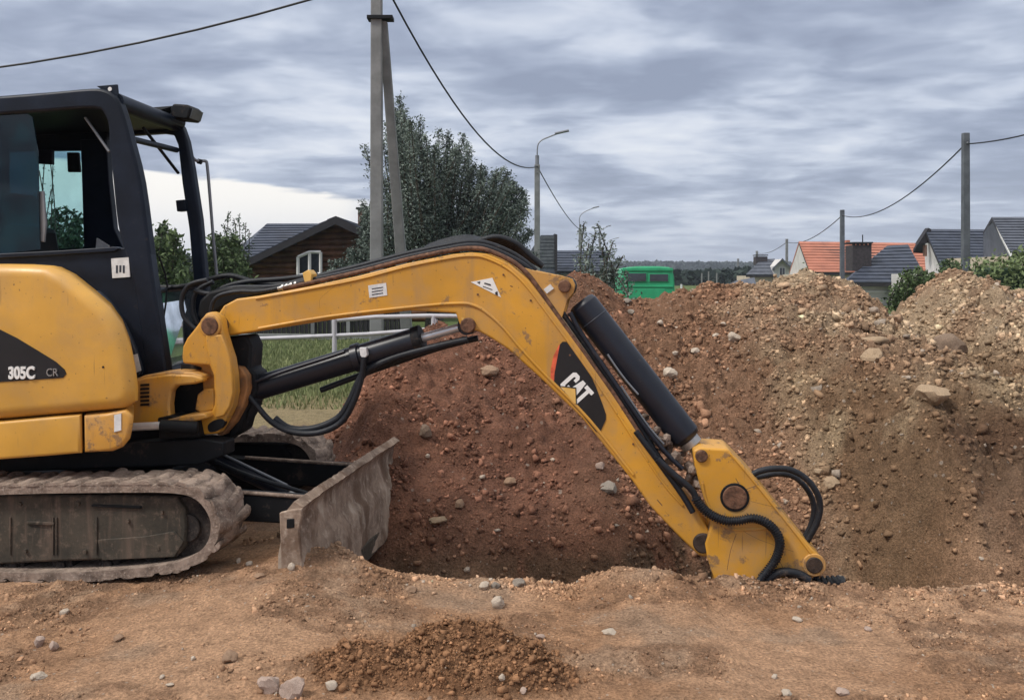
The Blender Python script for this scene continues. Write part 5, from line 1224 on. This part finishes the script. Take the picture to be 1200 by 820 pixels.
wire('black cable running up left from the tall pole over the cab', (P0.x, 15.85, 6.86), (-18, 17.8, 5.5), .72, .02)
wire('black cable sagging from the tall pole to the nearest street lamp', A0, (L1.x, 33.8, L1.z - .1), 1.12, .022, 20)
wire('cable from the nearest street lamp to the second one', (L1.x, 33.8, L1.z - .1), (L2.x, 71.8, L2.z - .1), .35, .024)
wire('thin cable between the second and third street lamps', (L2.x, 71.8, L2.z - .1), (L3.x, 99.8, L3.z - .1), .3, .024)
wire('cable leaving the nearest right-hand pole towards the right edge', R1, (at(1330, 110, 22).x, 22, at(1330, 110, 22).z), .25, .022)
wire('sagging cable between the two nearest right-hand poles', R1, R2, .85, .024, 20)
wire('cable from the orange-roof pole to the thin pole', R2, R3, .7, .03)
wire('faint far cable between the thin far poles', R3, R4, .5, .03)
for u, vt, lb in ((822.5, 320, 'left of the three thin grey posts beyond the heap'), (830.5, 318, 'middle of the three thin grey posts beyond the heap'), (840, 320, 'right of the three thin grey posts beyond the heap')):
    p = at(u, vt, 40); o = cyl('fence_post', (0, 0, 0), (0, 0, p.z), .035, M_conc, None, 8, 0); o.location = (p.x, 40, 0); tag(o, lb, 'post', 'thin posts beyond the heap')
p = at(798.5, 333, 30); o = cyl('marker_post', (0, 0, 0), (0, 0, p.z), .035, M_white, None, 8, 0); o.location = (p.x, 30, 0); tag(o, 'short white marker post right of the green van', 'post')

# --- log house
LH = thing('log_house', 'dark brown log house with blue-grey roof and white bay window', 'house', (at(398, 0, 31).x, 31, 0)); ox = LH.location.x
def lh(u, v, y): p = at(u, v, y); return Vector((p.x - ox, y - 31, p.z))
zE = lh(0, 315, 31).z; xL = lh(283, 0, 31).x; xR = lh(515, 0, 31).x; zA = lh(0, 259, 31).z
nlog = 17; lz = 0.0; hh = zA / nlog
for i in range(nlog):
    z = hh * (i + .5); f = 0 if z < zE else (z - zE) / (zA - zE)
    a, b = xL * (1 - f), xR * (1 - f)
    if b - a < .3: continue
    bm = bmesh.new(); add_tube(bm, [(a, .05, z), (b, .05, z)], hh * .56, 10); bm_obj('log', bm, M_log, LH, smooth=60)
prism('wall', [(xL, 0), (xR, 0), (xR, zE), (0, zA - .05), (xL, zE)], .1, 8, M_dark, LH, 0)
for sgn, xx in ((-1, xL), (1, xR)):
    k = 1.10; ex, ez = xx * k, zA - (zA - zE) * k
    rfq = [Vector((0, -.7, zA + .12)), Vector((0, 8, zA + .12)), Vector((ex, 8, ez + .12)), Vector((ex, -.7, ez + .12))]
    rr = slab('roof', rfq if sgn > 0 else rfq, .16, M_dark, LH); courses(rr, rfq, 14, M_roofb)
    prism('verge_board', [(0, zA + .1), (ex, ez + .1), (ex, ez - .12), (0, zA - .16)], -.74, -.70, M_dark, LH, 0)
# left wing with the roof plane that faces us
wr = [lh(313, 262, 36), lh(402, 262, 36), lh(402, 306, 31.6), lh(272, 309, 31.6)]
rr = slab('roof', wr, .14, M_dark, LH); courses(rr, wr, 15, M_roofb, .04)
hp_ = [lh(313, 262, 36), lh(272, 309, 31.6), lh(262, 305, 40.4)]
poly3('roof', hp_ + [p + Vector((0, 0, -.1)) for p in hp_], [(0, 1, 2), (5, 4, 3), (0, 3, 4, 1), (1, 4, 5, 2), (2, 5, 3, 0)], M_roofb, LH)
wl_ = lh(280, 0, 32.2); box('wing_wall', (wl_.x, 1.0, 0), (xL + .5, 6, lh(0, 309, 31.6).z - .05), M_log, LH, 0)
ch0, ch1 = lh(420.5, 0, 33), lh(432, 0, 33); CH = box('chimney', (ch0.x, 1.8, zA - 1.2), (ch1.x, 2.4, lh(0, 246, 33).z), M_brick, LH, .01)
box('chimney_cap', (ch0.x - .06, 1.74, lh(0, 246, 33).z), (ch1.x + .06, 2.46, lh(0, 243.5, 33).z), M_dark, CH, .005)
bz0, bz1 = lh(0, 321, 30.4).z, lh(0, 297, 30.4).z; bx0, bx1, bx2 = lh(350, 0, 30.6).x, lh(362, 0, 30.4).x, lh(375, 0, 30.4).x
BW_ = empty('bay_window', (0, 0, 0), 0, parent=LH)
def barb(p, q, r=.055): bm = bmesh.new(); add_tube(bm, [p, q], r, 4); return bm_obj('window_frame', bm, M_trimw, BW_)
box('pane', (bx0 + .05, -.45, bz0), (bx2 - .03, -.02, bz1), M_wglass, BW_, 0)
cr = [(bx0, -.5, bz0 - .05), (bx1, -.5, bz0), (bx2, -.5, bz0)]; ct = [(bx0, -.5, bz1 - .12), (bx1, -.5, bz1 + .05), (bx2, -.5, bz1 + .05)]
for a, b in zip(cr, ct): barb(a, b)
for L_ in (cr, ct):
    for a, b in zip(L_, L_[1:]): barb(a, b)
# --- fence and white railing
FN = thing('metal_fence', 'low dark sheet metal fence in front of the log house', 'fence', (at(280, 0, 22).x, 22, 0))
x0 = 0; xe = at(470, 0, 22).x - FN.location.x; np_ = 12
for i in range(np_):
    a, b = xe * i / np_, xe * (i + 1) / np_
    bm = bmesh.new()
    for j in range(6):
        c0_, c1_ = a + (b - a) * j / 6, a + (b - a) * (j + 1) / 6 - .01; add_box(bm, (c0_, .0 + (.02 if j % 2 else 0), .16), (c1_, .03 + (.02 if j % 2 else 0), .86))
    bm_obj('fence_panel', bm, M_dark, FN)
box('fence_curb', (0, -.04, 0), (xe, .1, .15), M_conc, FN, .01)
for u in (367, 392, 408.5, 440):
    x = at(u, 0, 22).x - FN.location.x; w_ = .075 if u == 392 else .045; box('fence_post', (x - w_, -.07, 0), (x + w_, -.02, 1.12), M_conc, FN, .005)
RLG = thing('white_railing', 'white pipe railing across the grass behind the boom', 'railing', (at(392, 0, 14).x, 14, 0)); rx = RLG.location.x
def rl(u, v, y=14): p = at(u, v, y); return (p.x - rx, y - 14, p.z)
tube('rail', [rl(284, 397.5), rl(350, 395), rl(430, 391.5), rl(500, 386)], .032, M_pipe, RLG, 8, 1); tube('rail', [rl(395, 375), rl(440, 371.5), rl(500, 370), rl(560, 371)], .034, M_pipe, RLG, 8, 1)
for u, v in ((392, 374), (508, 370)): cyl('rail_post', (rl(u, 0)[0], 0, gz(rl(u, 0)[0] + rx, 14) - .05), (rl(u, 0)[0], 0, rl(u, v)[2]), .038, M_pipe, RLG, 10, 0)
tube('rail', [rl(478, 388), rl(500, 389), rl(508, 384), rl(511, 374)], .03, M_pipe, RLG, 8, 4)

# --- houses
GH = thing('grey_gable', 'dark slatted gable house end behind the nearest street lamp', 'house', (at(640, 0, 52).x, 52, 0)); gx_ = GH.location.x
def gp(u, v, y=52): p = at(u, v, y); return (p.x - gx_, p.z)
prism('wall', [gp(618, 325), gp(652, 325), gp(652, 275.5), gp(634, 275.5), gp(618, 300)], 0, 6, M_roofg, GH, 0)
for i in range(9):
    z0 = gp(0, 313 - i * 4.1)[1]; xa = gp(619 + (0 if i < 4 else (i - 3) * 3), 0)[0]; box('slat', (xa, -.05, z0), (gp(649.5, 0)[0], -.004, z0 + .16), M_concd, GH, 0)
prism('verge_board', [gp(649.5, 274), gp(653, 275), gp(653, 320), (gp(650, 0)[0], gp(0, 320)[1])], -.12, 6, M_dark, GH, 0)
RH = thing('blue_roof', 'long low dark blue roof between lamp and grey shrub', 'house', (at(680, 0, 58).x, 58, 0)); rx_ = RH.location.x
def rp(u, v, y=58): p = at(u, v, y); return Vector((p.x - rx_, y - 58, p.z))
q_ = [rp(652, 293.5, 61), rp(712, 293.5, 61), rp(712, 318), rp(652, 318)]; rr = slab('roof', q_, .15, M_dark, RH); courses(rr, q_, 8, M_roofb, .05)
box('wall', (rp(655, 0).x, .6, 0), (rp(710, 0).x, 6, rp(0, 318).z - .2), M_wally, RH, 0)

def win(parent, x0, x1, y, z0, z1, mat=None):
    W_ = box('window', (x0, y - .05, z0), (x1, y + .02, z1), M_trimw, parent, 0); d = (x1 - x0) * .12
    box('pane', (x0 + d, y - .07, z0 + d), ((x0 + x1) / 2 - d * .3, y - .04, z1 - d), M_wglass, W_, 0); box('pane', ((x0 + x1) / 2 + d * .3, y - .07, z0 + d), (x1 - d, y - .04, z1 - d), M_wglass, W_, 0)
# orange roofed house
D_ = 66; OH = thing('orange_roofed_house', 'house with a long bright orange roof and pale gable', 'house', (at(1000, 0, D_).x, D_, 0)); oh = OH.location.x
def op(u, v, y=D_): p = at(u, v, y); return Vector((p.x - oh, y - D_, p.z))
q_ = [op(936, 283, D_ + 4), op(1092, 285, D_ + 4), op(1092, 319), op(949, 319)]; rr = slab('roof', q_, .2, M_dark, OH); courses(rr, q_, 11, M_roofo, .05)
q2 = [op(936, 283, D_ + 4), op(1092, 285, D_ + 4), op(1092, 319, D_ + 8), op(925, 319, D_ + 8)]; slab('roof', q2, .2, M_roofo, OH)
g = [op(936.5, 284.5, D_ + 4), op(950, 319.5), op(950, 332), op(925, 332, D_ + 8), op(925, 320, D_ + 8)]
poly3('gable_wall', g + [p + Vector((.3, 0, 0)) for p in g], [(0, 1, 2, 3, 4), (9, 8, 7, 6, 5), (0, 5, 6, 1), (1, 6, 7, 2), (3, 8, 9, 4), (4, 9, 5, 0)], M_wallw, OH)
box('wall', (op(951, 0).x, .25, 0), (op(1092, 0).x, 7, op(0, 319).z - .15), M_wally, OH, 0)
box('ridge_box', (op(991, 0, D_ + 4).x, 3.8, op(0, 284, D_ + 4).z), (op(995, 0, D_ + 4).x, 4.2, op(0, 281.5, D_ + 4).z), M_roofo, OH, 0)
# dark hip roofed house in front
D_ = 48; DH = thing('dark_hip_roof_house', 'low house with dark hipped roof and big chimney before the orange roof', 'house', (at(1030, 0, D_).x, D_, 0)); dhx = DH.location.x
def dp(u, v, y=D_): p = at(u, v, y); return Vector((p.x - dhx, y - D_, p.z))
ra, rb = dp(1040, 288, D_ + 4), dp(1064, 286.5, D_ + 4); el, er = dp(990, 331), dp(1086, 331); bl_, br_ = dp(992, 326, D_ + 8), dp(1086, 326, D_ + 8)
rfh = poly3('roof', [ra, rb, er, el, br_, bl_], [(0, 1, 2, 3), (1, 4, 2), (0, 3, 5), (0, 5, 4, 1), (3, 2, 4, 5)], M_roofb, DH)
courses(rfh, [ra, rb, er, el], 11, M_roofb, .05)
box('fascia', (el.x, -.02, el.z - .22), (er.x, .1, el.z - .01), M_dark, DH, 0)
box('wall', (dp(1011, 0).x, .6, 0), (dp(1084, 0).x, 7, el.z - .1), M_wallw, DH, 0); box('side_wall', (dp(994, 0).x, 2.0, 0), (dp(1011, 0).x, 7, el.z - .1), M_wally, DH, 0)
box('sill_band', (dp(1012, 0).x, .52, dp(0, 343).z), (dp(1048, 0).x, .62, dp(0, 341).z), M_trimw, DH, 0)
CH = box('chimney', (dp(1012.5, 0).x, 1.6, ra.z - 1.5), (dp(1035.5, 0).x, 2.7, dp(0, 286).z), M_brickd, DH, .01)
box('chimney_cap', (dp(1011.5, 0).x, 1.5, dp(0, 284).z), (dp(1036.5, 0).x, 2.8, dp(0, 282.3).z), M_dark, CH, 0)
for k in range(5): x = dp(1013.5 + k * 5, 0).x; box('cap_leg', (x, 1.65, dp(0, 286).z), (x + .12, 1.8, dp(0, 284).z), M_dark, CH, 0)
cyl('antenna', (dp(1028, 0).x, 2, dp(0, 283).z), (dp(1028, 0).x, 2, dp(0, 273).z), .03, M_blk, DH, 6, 0)
# white gabled house
D_ = 42; WH = thing('white_gabled_house', 'white house with slate blue roof and brick-edged gable window', 'house', (at(1110, 0, D_).x, D_, 0)); wx_ = WH.location.x
def wp(u, v, y=D_): p = at(u, v, y); return Vector((p.x - wx_, y - D_, p.z))
yr = D_ + 3.5
q_ = [wp(1084, 268.5, yr), wp(1162, 269, yr), wp(1184, 318), wp(1105, 318)]; rr = slab('roof', q_, .18, M_dark, WH); courses(rr, q_, 14, M_roofb, .05)
q2 = [wp(1084, 268.5, yr), wp(1162, 269, yr), wp(1160, 300, D_ + 7), wp(1070, 292, D_ + 7)]; slab('roof', q2, .18, M_dark, WH)
g = [wp(1087, 274, yr), wp(1106, 318.5), wp(1108, 336), wp(1086, 336, D_ + 5), wp(1083, 290, D_ + 5.2)]
poly3('gable_wall', g + [p + Vector((.3, 0, 0)) for p in g], [(0, 1, 2, 3, 4), (9, 8, 7, 6, 5), (0, 5, 6, 1), (1, 6, 7, 2), (3, 8, 9, 4), (4, 9, 5, 0), (2, 7, 8, 3)], M_wallw, WH)
a, b = wp(1088.5, 287, D_ + 3.2), wp(1091.5, 300, D_ + 2.6); box('window_surround', (a.x - .14, a.y - .1, b.z), (b.x - .02, a.y + .3, a.z), M_brick, WH, 0)
a = wp(1108, 0); box('wall', (a.x, .3, 0), (wp(1180, 0).x, 6, wp(0, 318).z - .1), M_wallw, WH, 0)
for v_ in range(1):
    prism('verge_board', [(wp(1085, 0, yr).x, 0)] * 0 + [(wp(1073, 0, yr).x, wp(0, 286, yr).z), (wp(1085, 0, yr).x, wp(0, 267.5, yr).z), (wp(1088, 0, yr).x, wp(0, 269, yr).z), (wp(1087, 0, yr).x, wp(0, 285, yr).z)], 3.2, 3.6, M_dark, WH, 0)
# house at the right edge
D_ = 36; EH = thing('slate_roofed_house', 'tall slate roofed house with white verge at the right edge', 'house', (at(1180, 0, D_).x, D_, 0)); ehx = EH.location.x
def epx(u, v, y=D_): p = at(u, v, y); return Vector((p.x - ehx, y - D_, p.z))
q_ = [epx(1162, 254.5, D_ + 3), epx(1320, 254, D_ + 3), epx(1330, 298), epx(1184, 296)]; rr = slab('roof', q_, .18, M_dark, EH); courses(rr, q_, 13, M_roofg, .05)
q2 = [epx(1162, 254.5, D_ + 3), epx(1320, 254, D_ + 3), epx(1320, 280, D_ + 6), epx(1152, 272, D_ + 6)]; slab('roof', q2, .18, M_dark, EH)
a, b = epx(1163, 257, D_ + 2.9), epx(1183, 297, D_ - .05); d_ = Vector((0, -.05, .0)); w2 = Vector((.10, 0, 0)); 
poly3('verge_board', [a, b, b + w2, a + w2, a + d_ + Vector((0, 0, -.16)), b + d_ + Vector((0, 0, -.16)), b + w2 + d_ + Vector((0, 0, -.16)), a + w2 + d_ + Vector((0, 0, -.16))], [(0, 1, 2, 3), (7, 6, 5, 4), (0, 4, 5, 1), (1, 5, 6, 2), (2, 6, 7, 3), (3, 7, 4, 0)], M_trimw, EH)
box('wall', (epx(1186, 0).x, .3, 0), (epx(1325, 0).x, 5.5, epx(0, 297).z - .1), M_wally, EH, 0)
g = [epx(1163, 258, D_ + 3), epx(1185, 297), epx(1186, 330), epx(1153, 330, D_ + 5), epx(1152, 275, D_ + 5.5)]
poly3('gable_wall', g + [p + Vector((.3, 0, 0)) for p in g], [(0, 1, 2, 3, 4), (9, 8, 7, 6, 5), (0, 5, 6, 1), (1, 6, 7, 2), (3, 8, 9, 4), (4, 9, 5, 0), (2, 7, 8, 3)], M_roofg, EH)
# small grey house far off
D_ = 95; SH = thing('small_grey_house', 'small far grey house with steep roof, chimney and white window', 'house', (at(902, 0, D_).x, D_, 0)); shx = SH.location.x
def sp_(u, v, y=D_): p = at(u, v, y); return Vector((p.x - shx, y - D_, p.z))
q_ = [sp_(892, 304, D_ + 3), sp_(908, 303, D_ + 3), sp_(912, 322), sp_(874, 322)]; rr = slab('roof', q_, .25, M_dark, SH); courses(rr, q_, 5, M_roofg, .06)
box('wall', (sp_(880, 0).x, .4, 0), (sp_(926, 0).x, 6, sp_(0, 322).z - .1), M_wally, SH, 0)
CH = box('chimney', (sp_(893, 0).x, 2.4, sp_(0, 310).z), (sp_(907, 0).x, 3.4, sp_(0, 300).z), M_brickd, SH, 0); box('chimney_cap', (sp_(892.5, 0).x, 2.3, sp_(0, 299).z), (sp_(907.5, 0).x, 3.5, sp_(0, 297.8).z), M_dark, CH, 0)
prism('dormer_wall', [(sp_(907, 0).x, 1), (sp_(926, 0).x, 1), (sp_(926, 0).x, sp_(0, 313).z), (sp_(917, 0).x, sp_(0, 303.5).z), (sp_(907, 0).x, sp_(0, 312).z)], -.2, 4, M_wallw, SH, 0)
for s_ in (-1, 1):
    q_ = [sp_(917, 302.5, D_ - .8), sp_(917, 302.5, D_ + 4), sp_(917 + s_ * 12, 314.5, D_ + 4), sp_(917 + s_ * 12, 314.5, D_ - .8)]; slab('roof', q_, .2, M_roofg, SH)
win(SH, sp_(912, 0).x, sp_(919.5, 0).x, -.22, sp_(0, 324).z, sp_(0, 313).z)
D_ = 90; HT = thing('little_hut', 'tiny hut with pale green-grey roof beyond the heap', 'hut', (at(865, 0, D_).x, D_, 0)); htx = HT.location.x
def hp2(u, v, y=D_): p = at(u, v, y); return Vector((p.x - htx, y - D_, p.z))
q_ = [hp2(862, 329, D_ + 2.5), hp2(884, 325, D_ + 2.5), hp2(886, 333), hp2(850, 335)]; slab('roof', q_, .12, M_roofg, HT); box('wall', (hp2(853, 0).x, .3, -.2), (hp2(884, 0).x, 4, hp2(0, 335).z), M_wallw, HT, 0)

# --- green van
D_ = 30; GV = thing('green_van', 'bright green van with two rear windows parked behind the heap', 'van', (at(760, 0, D_).x, D_, 0), R(-3)); gvx = GV.location.x
def vp(u, v): p = at(u, v, D_); return (p.x - gvx, p.z)
vb = [vp(727, 395), vp(727, 365), (vp(727, 0)[0], vp(0, 338)[1]), vp(729, 325), vp(731.5, 315.5), vp(736, 313), vp(748, 312), vp(772, 312), vp(784, 313), vp(788, 315.5), vp(790, 326), (vp(790.5, 0)[0], vp(0, 338)[1]), vp(790, 365), vp(790, 395)]
body = prism('body', vb, 0, 4.2, M_green, GV, .05, seg=3)
prism('roof_lip', [vp(728, 317.5), vp(789, 317.5), vp(788, 314), vp(730, 314)], -.04, .02, M_green, GV, .012)
for a, b in (((735, 320), (757.5, 330)), ((761, 321), (783, 330))):
    fr_w = prism('window', [vp(a[0] - .6, b[1] + .6), vp(b[0] + .6, b[1] + .6), vp(b[0] + .6, a[1] - .6), vp(a[0] - .6, a[1] - .6)], -.025, .03, M_green, GV, .012)
    prism('pane', [vp(a[0] + .4, b[1] - .3), vp(b[0] - .4, b[1] - .3), vp(b[0] - .4, a[1] + .3), vp(a[0] + .4, a[1] + .3)], -.032, -.02, M_wglass, fr_w, .0)
prism('waist_rib', [vp(729, 336.5), vp(788.5, 336.5), vp(788.5, 334.8), vp(729, 334.8)], -.03, .02, M_green, GV, .008)
for x0_ in (vp(731, 0)[0], vp(780, 0)[0]):
    for y0_ in (.7, 3.2): w_ = cyl('wheel', (x0_, y0_, .33), (x0_ + .2, y0_, .33), .33, M_tyre, GV, 20, .02)
prism('rear_door', [vp(738, 360), vp(779, 360), vp(779, 338), vp(738, 338)], -.02, .02, M_green, GV, .01)
prism('bumper', [vp(728, 376), vp(789, 376), vp(789, 371), vp(728, 371)], -.12, .02, M_blk, GV, .01)

bush('grey_bush', 'pale grey-green bush covering the right part of the log house', 376, 430, 296, 372, 28.5, 5000, .06, M_lfS, rs, 'bush', None, 46, .4)
# ------------------------------------------------------------------ haze
hz_m = bpy.data.materials.new('haze'); hz_m.use_nodes = True; hn = hz_m.node_tree; hn.nodes.clear(); ht = NT(hn)
pv = ht.n('ShaderNodeVolumePrincipled', i_Density=0.00042); pv.inputs['Color'].default_value = (0.80, 0.87, 1.0, 1); pv.inputs['Anisotropy'].default_value = 0.2
ht.n('ShaderNodeOutputMaterial', i_Volume=pv.outputs[0])
hb = box('haze', (-1600, -80, -4), (2200, 2100, 48), hz_m, None, 0); tag(hb, 'thin pale haze over the whole place', kind='stuff')
